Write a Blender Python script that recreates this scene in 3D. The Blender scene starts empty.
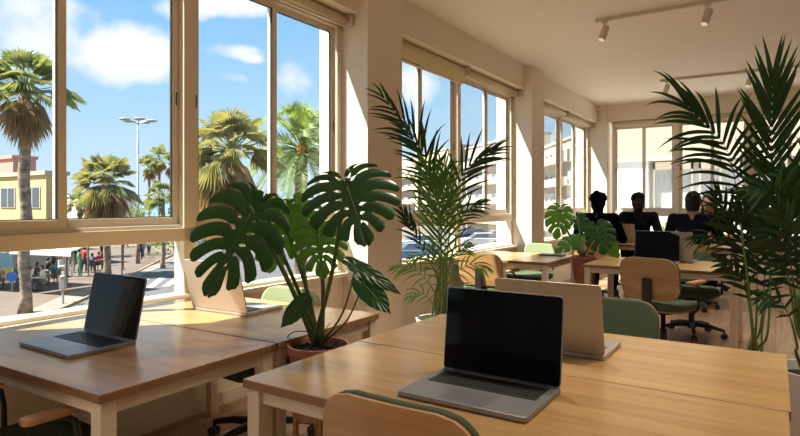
import bpy, bmesh, math, random
from mathutils import Vector, Matrix, noise
random.seed(7)
PI = math.pi
C = bpy.context.scene.collection
TH = math.radians(33.2); ST, CT = math.sin(TH), math.cos(TH)
FPX, CX, HY, CAMZ = 574.0, 400.0, 204.0, 1.30

def atd(px, py, d):
    """world point seen at (px, py) of the photograph at depth d"""
    u = (px-CX)/FPX; v = (HY-py)/FPX
    return Vector((d*(-ST+u*CT), d*(CT+u*ST), CAMZ+v*d))
def atz(px, py, z):
    return atd(px, py, (CAMZ-z)*FPX/(py-HY))

# ------------------------------------------------------------------ materials
MATS = {}
def mat(name, col, rough=0.6, metal=0.0, spec=0.5, noise_s=0, noise_a=0.0, bump=0.0, transl=0.0, stretch=(1,1,1), coat=0.0, col2=None, emis=None):
    if name in MATS: return MATS[name]
    m = bpy.data.materials.new(name); m.use_nodes = True; MATS[name] = m
    nt = m.node_tree; n = nt.nodes; l = nt.links
    b = n['Principled BSDF']
    b.inputs['Base Color'].default_value = (*col, 1); b.inputs['Roughness'].default_value = rough
    b.inputs['Metallic'].default_value = metal; b.inputs['Specular IOR Level'].default_value = spec
    b.inputs['Coat Weight'].default_value = coat; b.inputs['Coat Roughness'].default_value = 0.15
    if emis: b.inputs['Emission Color'].default_value = (*emis[0], 1); b.inputs['Emission Strength'].default_value = emis[1]
    if noise_s:
        tc = n.new('ShaderNodeTexCoord'); mp = n.new('ShaderNodeMapping'); mp.inputs['Scale'].default_value = stretch
        nz = n.new('ShaderNodeTexNoise'); nz.inputs['Scale'].default_value = noise_s; nz.inputs['Detail'].default_value = 5
        l.new(tc.outputs['Object'], mp.inputs[0]); l.new(mp.outputs[0], nz.inputs[0])
        rp = n.new('ShaderNodeValToRGB')
        c2 = col2 or tuple(max(0, c*(1-noise_a)) for c in col)
        rp.color_ramp.elements[0].position = 0.32; rp.color_ramp.elements[1].position = 0.68
        rp.color_ramp.elements[0].color = (*c2, 1); rp.color_ramp.elements[1].color = (*col, 1)
        l.new(nz.outputs['Fac'], rp.inputs[0]); l.new(rp.outputs[0], b.inputs['Base Color'])
        if bump:
            bp = n.new('ShaderNodeBump'); bp.inputs['Strength'].default_value = bump; bp.inputs['Distance'].default_value = 0.01
            l.new(nz.outputs['Fac'], bp.inputs['Height']); l.new(bp.outputs[0], b.inputs['Normal'])
    if transl:
        tr = n.new('ShaderNodeBsdfTranslucent'); mx = n.new('ShaderNodeMixShader'); mx.inputs[0].default_value = transl
        tr.inputs[0].default_value = (min(1, col[0]*2.6), min(1, col[1]*2.2), col[2]*0.9, 1)
        l.new(b.outputs[0], mx.inputs[1]); l.new(tr.outputs[0], mx.inputs[2]); l.new(mx.outputs[0], n['Material Output'].inputs[0])
    return m

def wood_mat(name, c1, c2, c3, scale=1.0, rough=0.33, axis=0, spec=0.5):
    """oak: long grain bands plus fine pores"""
    m = bpy.data.materials.new(name); m.use_nodes = True; MATS[name] = m
    nt = m.node_tree; n = nt.nodes; l = nt.links; b = n['Principled BSDF']
    tc = n.new('ShaderNodeTexCoord')
    mp = n.new('ShaderNodeMapping'); s = [9*scale]*3; s[axis] = 0.9*scale; mp.inputs['Scale'].default_value = s
    nz = n.new('ShaderNodeTexNoise'); nz.inputs['Scale'].default_value = 1.3; nz.inputs['Detail'].default_value = 6; nz.inputs['Distortion'].default_value = 0.9
    mp2 = n.new('ShaderNodeMapping'); s2 = [120*scale]*3; s2[axis] = 5*scale; mp2.inputs['Scale'].default_value = s2
    nz2 = n.new('ShaderNodeTexNoise'); nz2.inputs['Scale'].default_value = 1.5; nz2.inputs['Detail'].default_value = 3
    l.new(tc.outputs['Object'], mp.inputs[0]); l.new(mp.outputs[0], nz.inputs[0])
    l.new(tc.outputs['Object'], mp2.inputs[0]); l.new(mp2.outputs[0], nz2.inputs[0])
    rp = n.new('ShaderNodeValToRGB'); e = rp.color_ramp.elements
    e[0].position = 0.3; e[0].color = (*c1, 1); e[1].position = 0.72; e[1].color = (*c3, 1)
    k = e.new(0.5); k.color = (*c2, 1)
    l.new(nz.outputs['Fac'], rp.inputs[0])
    mx = n.new('ShaderNodeMix'); mx.data_type = 'RGBA'; mx.blend_type = 'MULTIPLY'; mx.inputs[0].default_value = 0.22
    l.new(rp.outputs[0], mx.inputs[6]); l.new(nz2.outputs['Fac'], mx.inputs[7])
    l.new(mx.outputs[2], b.inputs['Base Color'])
    b.inputs['Roughness'].default_value = rough; b.inputs['Specular IOR Level'].default_value = spec
    return m

def floor_mat():
    m = bpy.data.materials.new('floor_planks'); m.use_nodes = True
    nt = m.node_tree; n = nt.nodes; l = nt.links; b = n['Principled BSDF']
    tc = n.new('ShaderNodeTexCoord'); mp = n.new('ShaderNodeMapping'); mp.inputs['Rotation'].default_value = (0, 0, PI/2)
    br = n.new('ShaderNodeTexBrick'); br.inputs['Scale'].default_value = 1.0; br.inputs['Brick Width'].default_value = 1.1
    br.inputs['Row Height'].default_value = 0.14; br.inputs['Mortar Size'].default_value = 0.0025; br.inputs['Bias'].default_value = 0.0
    br.inputs['Color1'].default_value = (0.40, 0.26, 0.165, 1); br.inputs['Color2'].default_value = (0.30, 0.19, 0.12, 1)
    br.inputs['Mortar'].default_value = (0.14, 0.08, 0.05, 1)
    l.new(tc.outputs['Object'], mp.inputs[0]); l.new(mp.outputs[0], br.inputs[0])
    mp2 = n.new('ShaderNodeMapping'); mp2.inputs['Scale'].default_value = (18, 1.2, 18)
    nz = n.new('ShaderNodeTexNoise'); nz.inputs['Scale'].default_value = 1.6; nz.inputs['Detail'].default_value = 6
    l.new(tc.outputs['Object'], mp2.inputs[0]); l.new(mp2.outputs[0], nz.inputs[0])
    mx = n.new('ShaderNodeMix'); mx.data_type = 'RGBA'; mx.blend_type = 'OVERLAY'; mx.inputs[0].default_value = 0.6
    l.new(br.outputs[0], mx.inputs[6]); l.new(nz.outputs['Fac'], mx.inputs[7]); l.new(mx.outputs[2], b.inputs['Base Color'])
    b.inputs['Roughness'].default_value = 0.38
    return m

def glass_mat(name, tint=(0.97, 0.985, 0.98)):
    m = bpy.data.materials.new(name); m.use_nodes = True; MATS[name] = m
    nt = m.node_tree; n = nt.nodes; l = nt.links; n.remove(n['Principled BSDF'])
    t = n.new('ShaderNodeBsdfTransparent'); t.inputs[0].default_value = (*tint, 1)
    g = n.new('ShaderNodeBsdfGlossy'); g.inputs['Roughness'].default_value = 0.02
    fr = n.new('ShaderNodeLayerWeight'); pw = n.new('ShaderNodeMath'); pw.operation = 'POWER'; pw.inputs[1].default_value = 5.0
    ma = n.new('ShaderNodeMath'); ma.operation = 'MULTIPLY_ADD'; ma.inputs[1].default_value = 0.9; ma.inputs[2].default_value = 0.02
    l.new(fr.outputs['Facing'], pw.inputs[0]); l.new(pw.outputs[0], ma.inputs[0])
    mx = n.new('ShaderNodeMixShader'); l.new(ma.outputs[0], mx.inputs[0]); l.new(t.outputs[0], mx.inputs[1]); l.new(g.outputs[0], mx.inputs[2])
    l.new(mx.outputs[0], n['Material Output'].inputs[0])
    return m

WALL = mat('plaster', (0.80, 0.72, 0.60), 0.85, noise_s=30, noise_a=0.03, bump=0.05)
CEIL = mat('ceiling_paint', (0.82, 0.75, 0.65), 0.9, noise_s=20, noise_a=0.02)
FRAME = mat('cream_frame', (0.74, 0.66, 0.53), 0.4)
GASKET = mat('gasket', (0.05, 0.05, 0.05), 0.6)
GLASS = glass_mat('window_glass')
BLIND = mat('blind_cloth', (0.80, 0.68, 0.50), 0.8, noise_s=300, noise_a=0.08, transl=0.25)
FLOOR = floor_mat()
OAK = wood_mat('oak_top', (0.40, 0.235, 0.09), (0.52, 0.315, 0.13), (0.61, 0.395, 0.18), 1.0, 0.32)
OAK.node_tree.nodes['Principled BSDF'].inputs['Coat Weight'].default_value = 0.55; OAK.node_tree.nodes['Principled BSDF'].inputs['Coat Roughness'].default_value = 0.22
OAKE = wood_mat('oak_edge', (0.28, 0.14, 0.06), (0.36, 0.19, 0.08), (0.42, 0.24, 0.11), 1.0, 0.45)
OAKC = wood_mat('oak_chair', (0.44, 0.235, 0.095), (0.55, 0.315, 0.135), (0.63, 0.39, 0.18), 1.6, 0.35)
LEGM = mat('cream_leg', (0.80, 0.71, 0.57), 0.45)
GREEN = mat('green_fabric', (0.07, 0.105, 0.06), 0.9, noise_s=500, noise_a=0.3, bump=0.1)
GREEN_LIT = mat('backlit_green_fabric', (0.26, 0.32, 0.18), 0.9, noise_s=500, noise_a=0.2, bump=0.1)  # the same green fabric with backlight brightened into its colour
BLACK = mat('black_plastic', (0.018, 0.02, 0.022), 0.4)
ALU = mat('space_grey', (0.33, 0.34, 0.37), 0.38, 0.7)
ALUL = mat('silver_lid', (0.46, 0.43, 0.40), 0.4, 0.45)
SCREEN = mat('screen_glass', (0.003, 0.005, 0.008), 0.06, spec=0.12)
KEY = mat('keys', (0.012, 0.012, 0.014), 0.45)
TERRA = mat('terracotta', (0.50, 0.21, 0.13), 0.8, noise_s=14, noise_a=0.18, bump=0.1)
SOIL = mat('soil', (0.035, 0.022, 0.015), 1.0, noise_s=60, noise_a=0.7, bump=1.0)
POTW = mat('white_ceramic', (0.78, 0.74, 0.70), 0.35)
LEAF = mat('monstera_leaf', (0.016, 0.075, 0.026), 0.28, noise_s=9, noise_a=0.3, transl=0.22)
LEAFL = mat('monstera_backlit_leaf', (0.055, 0.17, 0.03), 0.35, noise_s=9, noise_a=0.3, transl=0.42)  # lighter green paints in the light coming through the leaf
STEM = mat('plant_stem', (0.085, 0.14, 0.035), 0.45, noise_s=20, noise_a=0.35)
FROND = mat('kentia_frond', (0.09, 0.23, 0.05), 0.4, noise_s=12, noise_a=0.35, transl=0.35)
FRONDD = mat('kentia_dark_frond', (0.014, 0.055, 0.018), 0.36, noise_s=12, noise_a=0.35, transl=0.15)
CANE = mat('kentia_stem', (0.16, 0.27, 0.06), 0.5, noise_s=25, noise_a=0.3)
TRACK = mat('track_paint', (0.62, 0.55, 0.46), 0.5)
CHROME = mat('chrome', (0.7, 0.7, 0.7), 0.2, 1.0)

# ------------------------------------------------------------------ mesh helpers
def box(bm, x0, x1, y0, y1, z0, z1):
    vs = [bm.verts.new(p) for p in ((x0,y0,z0),(x1,y0,z0),(x1,y1,z0),(x0,y1,z0),(x0,y0,z1),(x1,y0,z1),(x1,y1,z1),(x0,y1,z1))]
    for f in ((3,2,1,0),(4,5,6,7),(0,1,5,4),(1,2,6,5),(2,3,7,6),(3,0,4,7)): bm.faces.new([vs[i] for i in f])
    return vs
def frame_of(t, up=Vector((0,0,1))):
    t = t.normalized(); s = t.cross(up)
    if s.length < 1e-4: s = t.cross(Vector((0,1,0)))
    s.normalize(); return s, s.cross(t)
def tube(bm, pts, rad, seg=8, cap=True):
    pts = [Vector(p) for p in pts]
    if not isinstance(rad, (list, tuple)): rad = [rad]*len(pts)
    rings = []; s = None
    for i, p in enumerate(pts):
        t = pts[min(i+1, len(pts)-1)]-pts[max(i-1, 0)]
        if t.length < 1e-7: t = Vector((0,0,1))
        t.normalize()
        if s is None: s, u = frame_of(t)
        else:
            s = s-t*s.dot(t)
            if s.length < 1e-5: s, u = frame_of(t)
            s.normalize(); u = s.cross(t)
        rings.append([bm.verts.new(p+(s*math.cos(a)+u*math.sin(a))*rad[i]) for a in [2*PI*k/seg for k in range(seg)]])
    for a, b in zip(rings, rings[1:]):
        for k in range(seg): bm.faces.new((a[k], a[(k+1)%seg], b[(k+1)%seg], b[k]))
    if cap: bm.faces.new(rings[0][::-1]); bm.faces.new(rings[-1])
def lathe(bm, prof, c=(0,0,0), seg=24, closed=False):
    rings = []
    for r, z in prof:
        rings.append([bm.verts.new((c[0]+r*math.cos(2*PI*k/seg), c[1]+r*math.sin(2*PI*k/seg), c[2]+z)) for k in range(seg)])
    for a, b in zip(rings, rings[1:]):
        for k in range(seg): bm.faces.new((a[k], a[(k+1)%seg], b[(k+1)%seg], b[k]))
    bm.faces.new(rings[0][::-1]); bm.faces.new(rings[-1])
def ellipsoid(bm, c, r, u=16, v=10, M=None):
    g = bmesh.ops.create_uvsphere(bm, u_segments=u, v_segments=v, radius=1)['verts']
    for w in g:
        w.co = Vector((w.co.x*r[0], w.co.y*r[1], w.co.z*r[2]))
        if M: w.co = M @ w.co
        w.co += Vector(c)
    return g
def capsule(bm, a, b, ra, rb, seg=12):
    a, b = Vector(a), Vector(b); t = (b-a)
    L = t.length; t.normalize(); pts, rad = [], []
    for k in range(5):
        q = -PI/2+PI/2*k/4.0; pts.append(a+t*ra*math.sin(q)); rad.append(max(ra*math.cos(q), 0.001))
    for k in range(5):
        q = PI/2*k/4.0; pts.append(b+t*rb*math.sin(q)); rad.append(max(rb*math.cos(q), 0.001))
    tube(bm, pts, rad, seg)
def slab(bm, w, d, z0, z1, r, n=6, sag=0.0, cx=0, cy=0):
    """rounded-corner slab"""
    out = []
    for sx, sy, a0 in ((1,1,0),(-1,1,PI/2),(-1,-1,PI),(1,-1,1.5*PI)):
        for k in range(n+1):
            a = a0+PI/2*k/n; out.append((cx+sx*(w/2-r)+r*math.cos(a), cy+sy*(d/2-r)+r*math.sin(a)))
    a = [bm.verts.new((x, y, z0)) for x, y in out]; b = [bm.verts.new((x, y, z1)) for x, y in out]
    m = len(out)
    for k in range(m): bm.faces.new((a[k], a[(k+1)%m], b[(k+1)%m], b[k]))
    bm.faces.new(a[::-1]); bm.faces.new(b)
def obj(name, bm, m, parent=None, smooth=False, bevel=0, loc=None, rot=None, fix=True):
    me = bpy.data.meshes.new(name)
    if fix: bmesh.ops.recalc_face_normals(bm, faces=bm.faces[:])
    if smooth:
        for f in bm.faces: f.smooth = True
    bm.to_mesh(me); bm.free()
    for x in (m if isinstance(m, (list, tuple)) else [m]): me.materials.append(x)
    o = bpy.data.objects.new(name, me); C.objects.link(o)
    if parent: o.parent = parent
    if loc is not None: o.location = loc
    if rot is not None: o.rotation_euler = rot
    if bevel:
        b = o.modifiers.new('b', 'BEVEL'); b.width = bevel; b.segments = 2; b.limit_method = 'ANGLE'; b.angle_limit = 0.6
    return o
def B(): return bmesh.new()
def thing(name, label, cat, loc=(0,0,0), rz=0, group=None):
    o = bpy.data.objects.new(name, None); C.objects.link(o); o.empty_display_size = 0.1
    o.location = loc; o.rotation_euler = (0, 0, rz); o['label'] = label; o['category'] = cat
    if group: o['group'] = group
    return o
def tag(o, label, cat, group=None, kind=None):
    o['label'] = label; o['category'] = cat
    if group: o['group'] = group
    if kind: o['kind'] = kind
    return o
def struct(o, label=None, cat=None):
    o['kind'] = 'structure'
    if label: o['label'] = label; o['category'] = cat
    return o
def dup(root, loc, rz=0, label=None, group=None, scale=None):
    def rec(o, parent):
        c = o.copy(); C.objects.link(c)
        if parent: c.parent = parent
        for ch in o.children: rec(ch, c)
        return c
    r = rec(root, None); r.location = loc; r.rotation_euler = (0, 0, rz)
    if scale: r.scale = (scale,)*3
    if label: r['label'] = label
    if group: r['group'] = group
    return r
def xz_box(name, m, dims, bevel=0, parent=None):
    b = B(); box(b, *dims); return obj(name, b, m, parent, bevel=bevel)

# ------------------------------------------------------------------ room shell
XW = -3.05            # window glass plane of the left wall
ZC = 3.165            # ceiling
ZB = 2.85             # underside of the beams
YF = 11.25            # inner face of the far wall
XR, YN = 2.6, -2.9
BAYS = [(-2.75, 0.24, 0), (0.76, 3.717, 1), (4.224, 7.42, 2), (7.91, 11.21, 3)]  # first bay is unseen, included for the daylight it lets in
COLS = [(0.24, 0.76), (3.717, 4.224), (7.42, 7.91)]

struct(xz_box('floor', FLOOR, (XW-0.1, XR, YN, YF+0.2, -0.12, 0)), 'brown wooden plank floor', 'floor')
struct(xz_box('ceiling', CEIL, (XW-0.15, XR, YN, YF+0.3, ZC, ZC+0.15)), 'smooth cream ceiling carrying the spotlight tracks', 'ceiling')
b = B()
box(b, XW-0.1, XW+0.05, YN, YF+0.2, 0, 0.72)                      # spandrel below the windows
for y0, y1, _ in BAYS: box(b, XW-0.1, -2.83, y0-0.001, y1+0.001, ZB, ZC)
box(b, XW-0.1, -2.83, YN, -2.75, 0.72, ZC)
struct(obj('wall_left', b, WALL), 'cream wall with beams over the street-side windows', 'wall')
for i, (y0, y1) in enumerate(COLS):
    b = B(); box(b, XW-0.20, -2.743, y0, y1, 0, ZC)
    struct(obj('trim_%d' % (i+1), b, WALL), ['cream column nearest the camera, before the first window', 'cream column between the first and second window bays', 'cream column between the second and third window bays'][i], 'column')
b = B(); box(b, XW-0.20, -2.665, 11.21, YF+0.35, 0, ZC)
struct(obj('trim_4', b, WALL), 'cream corner column where window wall meets far wall', 'column')
b = B()
FX0, FX1 = -2.60, 0.75
box(b, -2.665, XR, YF, YF+0.22, 0, 0.72); box(b, -2.665, XR, YF, YF+0.22, ZB, ZC); box(b, FX1, XR, YF, YF+0.22, 0.72, ZB)
struct(obj('wall_back', b, WALL), 'cream far wall around the end window', 'wall')
struct(xz_box('wall_right', WALL, (XR, XR+0.12, YN-0.1, YF+0.2, -0.1, ZC)), 'plain cream wall on the room\'s inner side', 'wall')
struct(xz_box('wall_near', WALL, (XW-0.1, XR, YN-0.12, YN, -0.1, ZC)), 'plain cream wall behind the camera', 'wall')
struct(xz_box('baseboard_left', LEGM, (XW+0.05, XW+0.065, YN, 3.7, 0, 0.09), 0.003), 'low cream skirting under the first window', 'baseboard')

def window(n, y0, y1, units, label, place, along='y'):
    """sliding aluminium window: units pairs of sashes over a fixed light; local x runs along the wall, local y is depth (room side +)"""
    w = y1-y0
    t = bpy.data.objects.new('window_%d' % n, None); C.objects.link(t); t['kind'] = 'structure'; t['label'] = label; t['category'] = 'window'
    M = place
    def put(name, fn, m, par=t, bevel=0.003):
        b = B(); fn(b); o = obj(name, b, m, par, bevel=bevel); return o
    t.matrix_world = M
    Z0, ZR0, ZR1, Z1 = 0.735, 1.075, 1.175, 2.80
    fw = 0.055
    def outer(b):
        box(b, 0, w, -0.05, 0.04, Z1-0.045, Z1+0.05)
        box(b, 0, w, -0.05, 0.06, 0.72, Z0+0.02)
        box(b, 0, fw, -0.05, 0.04, Z0, Z1); box(b, w-fw, w, -0.05, 0.04, Z0, Z1)
    put('frame', outer, FRAME)
    put('transom', lambda b: (box(b, fw, w-fw, -0.05, 0.045, ZR0, ZR1-0.02), box(b, fw, w-fw, -0.05, 0.025, ZR1-0.02, ZR1)), FRAME)
    uw = w/units
    for k in range(1, units):
        put('mullion', lambda b: box(b, k*uw-0.04, k*uw+0.04, -0.05, 0.045, Z0+0.02, Z1-0.045), FRAME)
    def panes(b):
        for k in range(units):
            box(b, k*uw+0.04, (k+1)*uw-0.04, -0.012, -0.006, Z0+0.02, ZR0)
    put('lower_pane', panes, GLASS, bevel=0)
    for k in range(units):
        a0, a1 = k*uw+0.04, (k+1)*uw-0.04; mid = (a0+a1)/2
        for j, (s0, s1, dy) in enumerate(((a0, mid+0.022, -0.022), (mid-0.022, a1, 0.006))):
            za, zb = ZR1, Z1-0.045; sf = 0.042
            def sash(b):
                box(b, s0, s0+sf, dy-0.012, dy+0.014, za, zb); box(b, s1-sf, s1, dy-0.012, dy+0.014, za, zb)
                box(b, s0+sf, s1-sf, dy-0.012, dy+0.014, za, za+0.045); box(b, s0+sf, s1-sf, dy-0.012, dy+0.014, zb-0.04, zb)
            s = put('sash', sash, FRAME)
            def gas(b):
                g = 0.006
                box(b, s0+sf, s0+sf+g, dy-0.006, dy+0.008, za+0.045, zb-0.04); box(b, s1-sf-g, s1-sf, dy-0.006, dy+0.008, za+0.045, zb-0.04)
                box(b, s0+sf, s1-sf, dy-0.006, dy+0.008, za+0.045, za+0.045+g); box(b, s0+sf, s1-sf, dy-0.006, dy+0.008, zb-0.04-g, zb-0.04)
            put('gasket', gas, GASKET, s, bevel=0)
            put('pane', lambda b: box(b, s0+sf+0.006, s1-sf-0.006, dy-0.002, dy+0.003, za+0.051, zb-0.046), GLASS, s, bevel=0)
            lx = s1-sf/2 if j == 1 else s0+sf/2
            def latch(b):
                box(b, lx-0.009, lx+0.009, dy+0.014, dy+0.02, 1.86, 2.02)
            put('latch', latch, LEGM, s); put('latch_slot', lambda b: box(b, lx-0.004, lx+0.004, dy+0.02, dy+0.0225, 1.90, 1.98), BLACK, s, bevel=0)
    return t
def left_place(y0):  # local x -> world +Y ; local y(+ room side) -> world +X
    return Matrix(((0, 1, 0, XW), (1, 0, 0, y0), (0, 0, 1, 0), (0, 0, 0, 1)))
WL = {1: 'large cream-framed window bay beside the nearest tables', 2: 'cream-framed window bay behind the potted palm, blind partly down',
      3: 'far cream-framed window bay near the corner column', 0: 'unseen window bay before the nearest column, added for its daylight'}
for y0, y1, n in BAYS:
    # mirrored basis would flip normals; build with a proper rotation instead
    R = Matrix.Translation((XW, y1, 0)) @ Matrix.Rotation(-PI/2, 4, 'Z')     # local x -> -Y, local y -> +X
    window(n if n else 5, y0, y1, 2, WL[n], R)
window(4, FX0, FX1, 3, 'end window in the far wall facing the pale building', Matrix.Translation((FX1, YF+0.13, 0)) @ Matrix.Rotation(PI, 4, 'Z'))
# inner sills
b = B(); box(b, XW+0.04, XW+0.10, 0.76, 3.717, 0.70, 0.733); struct(obj('trim_5', b, FRAME, bevel=0.004), 'narrow cream sill under the nearest window bay', 'sill')
b = B(); box(b, XW+0.04, XW+0.10, 4.224, 7.42, 0.70, 0.733); struct(obj('trim_6', b, FRAME, bevel=0.004), 'narrow cream sill under the middle window bay', 'sill')
b = B(); box(b, XW+0.04, XW+0.10, 7.91, 11.21, 0.70, 0.733); struct(obj('trim_7', b, FRAME, bevel=0.004), 'narrow cream sill under the third window bay', 'sill')

# roller blinds
def blind(y0, y1, drop, label, far=False):
    if far: loc = (0, 0, 0)
    t = thing('roller_blind', label, 'blind', ((XW+0.13), (y0+y1)/2, 2.80), 0, 'rolled window blinds')
    h = (y1-y0)/2
    b = B(); tube(b, [(0, -h+0.01, 0), (0, h-0.01, 0)], 0.038, 16); obj('fabric_roll', b, BLIND, t, True)
    b = B(); box(b, -0.006, 0.0, -h+0.02, h-0.02, -drop, 0.0); obj('cloth', b, BLIND, t)
    t.children[1].location = (-0.03, 0, 0)
    b = B(); box(b, -0.042, -0.024, -h+0.02, h-0.02, -drop-0.022, -drop); obj('bottom_bar', b, FRAME, t, bevel=0.003)
    for s in (-1, 1):
        b = B(); box(b, -0.045, 0.045, s*h-0.006*(s+1), s*h-0.006*(s-1), -0.05, 0.05); obj('bracket', b, TRACK, t, bevel=0.002)
    if far:
        t.rotation_euler = (0, 0, -PI/2)
    return t
blind(2.25, 3.70, 0.03, 'rolled-up cream blind at the top of the nearest window')
blind(0.78, 2.23, 0.03, 'rolled-up cream blind nearest the camera, over the left laptop')
blind(4.24, 5.81, 0.135, 'cream blind pulled down slightly behind the potted palm')
blind(5.83, 7.40, 0.03, 'rolled-up cream blind beside the partly lowered one')
blind(7.93, 9.55, 0.03, 'rolled-up cream blind in the nearer half of the third bay')
blind(9.57, 11.19, 0.03, 'rolled-up cream blind next to the corner column')
t = blind(-1.66, 1.66, 0.03, 'long rolled-up cream blind over the far end window', far=True); t.location = ((FX0+FX1)/2, YF+0.02, 2.805)

# ceiling tracks
LENS = mat('lamp_lens', (0.9, 0.85, 0.75), 0.4, emis=((1.0, 0.8, 0.55), 0.2))
SPOT_W = 44.0
def track(y, x0, x1, spots, lab, slabs):
    t = thing('spotlight_track', lab, 'light track', (x0, y, ZC))
    b = B(); box(b, 0, x1-x0, -0.018, 0.018, -0.035, 0); obj('rail', b, TRACK, t, bevel=0.002)
    for (sx, sl) in zip(spots, slabs):
        s = thing('track_spotlight', sl, 'spotlight', (sx, y, ZC-0.035), 0)
        b = B(); box(b, -0.03, 0.03, -0.014, 0.014, -0.02, 0); tube(b, [(0, 0, -0.02), (0, 0, -0.06)], 0.007, 8); obj('bracket', b, TRACK, s)
        b = B(); a = Vector((0.012, 0.0, -0.055)); e = Vector((-0.025, -0.045, -0.19)); tube(b, [a, e], 0.036, 18)
        h = obj('lamp_head', b, TRACK, s, True)
        m = h.modifiers.new('e', 'EDGE_SPLIT'); m.split_angle = 0.7
        b = B(); d = (e-a).normalized(); tube(b, [e+d*0.0005, e+d*0.003], 0.028, 16); obj('lens', b, LENS, s)
        ld = bpy.data.lights.new('track_beam', 'SPOT'); ld.energy = SPOT_W; ld.color = (1.0, 0.86, 0.68); ld.spot_size = math.radians(106); ld.spot_blend = 1.0; ld.shadow_soft_size = 0.1
        lo = bpy.data.objects.new('track_beam', ld); C.objects.link(lo); lo.parent = s; lo.location = e+d*0.02; lo.rotation_euler = (0, 0, 0)
    return t
track(5.94, -1.52, 1.6, (-1.43, -0.52, 0.6), 'long pale ceiling track with spotlights, nearest in view',
      ('pale cylinder spotlight at the window end of the nearer track', 'pale cylinder spotlight, second along the nearer ceiling track', 'pale cylinder spotlight at the inner end of the nearer track'))
track(9.36, -1.45, 1.2, (-1.36, -0.3), 'pale ceiling track over the far tables, behind the palm fronds',
      ('small pale spotlight at the window end of the farther track', 'small pale spotlight mid-way on the farther ceiling track'))

track(2.5, -1.5, 1.6, (-1.1, -0.1, 0.9), 'unseen fill-light track added above the nearest tables',  # out-of-view track added to brighten the interior
      ('added fill spotlight above the window tables', 'added fill spotlight above the nearest tables', 'added fill spotlight above the inner side of the room'))
track(-0.9, -1.5, 1.6, (-1.1, -0.1, 0.9), 'unseen fill-light track added behind the camera',  # extra unseen lamps, added as fill from behind the camera
      ('added fill spotlight behind the camera, window side', 'added fill spotlight behind the camera, middle', 'added fill spotlight behind the camera, inner side'))

# ------------------------------------------------------------------ tables
def table(x0, x1, y0, y1, label, rz=0, legs=True, group='oak-topped work tables'):
    cx, cy = (x0+x1)/2, (y0+y1)/2; w, d = x1-x0, y1-y0
    t = thing('work_table', label, 'table', (cx, cy, 0), rz, group)
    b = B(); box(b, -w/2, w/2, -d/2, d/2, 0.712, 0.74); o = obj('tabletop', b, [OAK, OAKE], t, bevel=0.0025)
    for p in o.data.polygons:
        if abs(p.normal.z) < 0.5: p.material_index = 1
    L = 0.052; i = 0.010
    for sx in (-1, 1):
        for sy in (-1, 1):
            b = B(); x = sx*(w/2-i-L/2); y = sy*(d/2-i-L/2); box(b, x-L/2, x+L/2, y-L/2, y+L/2, 0.0, 0.711)
            obj('leg', b, LEGM, t, bevel=0.003)
    b = B(); X = w/2-i-L; Y = d/2-i-L; q = 0.02
    for s in (-1, 1):
        box(b, -X, X, s*(Y+L/2)-q/2, s*(Y+L/2)+q/2, 0.664, 0.711)
        box(b, s*(X+L/2)-q/2, s*(X+L/2)+q/2, -Y, Y, 0.664, 0.711)
    obj('apron', b, LEGM, t, bevel=0.002)
    return t
RZL = math.radians(1.6)
table(-2.93, -1.665, 0.905, 1.640, 'oak work table by the window holding the open dark laptop', RZL)
table(-2.945, -1.69, 1.648, 2.385, 'oak work table by the window holding the silver-lidded laptop', RZL)
table(-1.428, 0.03, 1.262, 1.868, 'nearest oak table, holding the large dark open laptop')
table(-1.428, 0.035, 1.874, 2.575, 'oak table adjoining the nearest one, holding a laptop seen from behind')
table(-2.93, -1.82, 5.35, 6.36, 'oak table against the middle window, closed notebook on it')
table(-1.50, -0.25, 5.40, 6.35, 'oak table in mid room holding the black-screened laptop')
table(-2.5, -1.22, 8.35, 9.15, 'far oak table between the two black silhouetted people')
table(-1.18, 0.10, 8.35, 9.15, 'far oak table before the person in navy')

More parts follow.
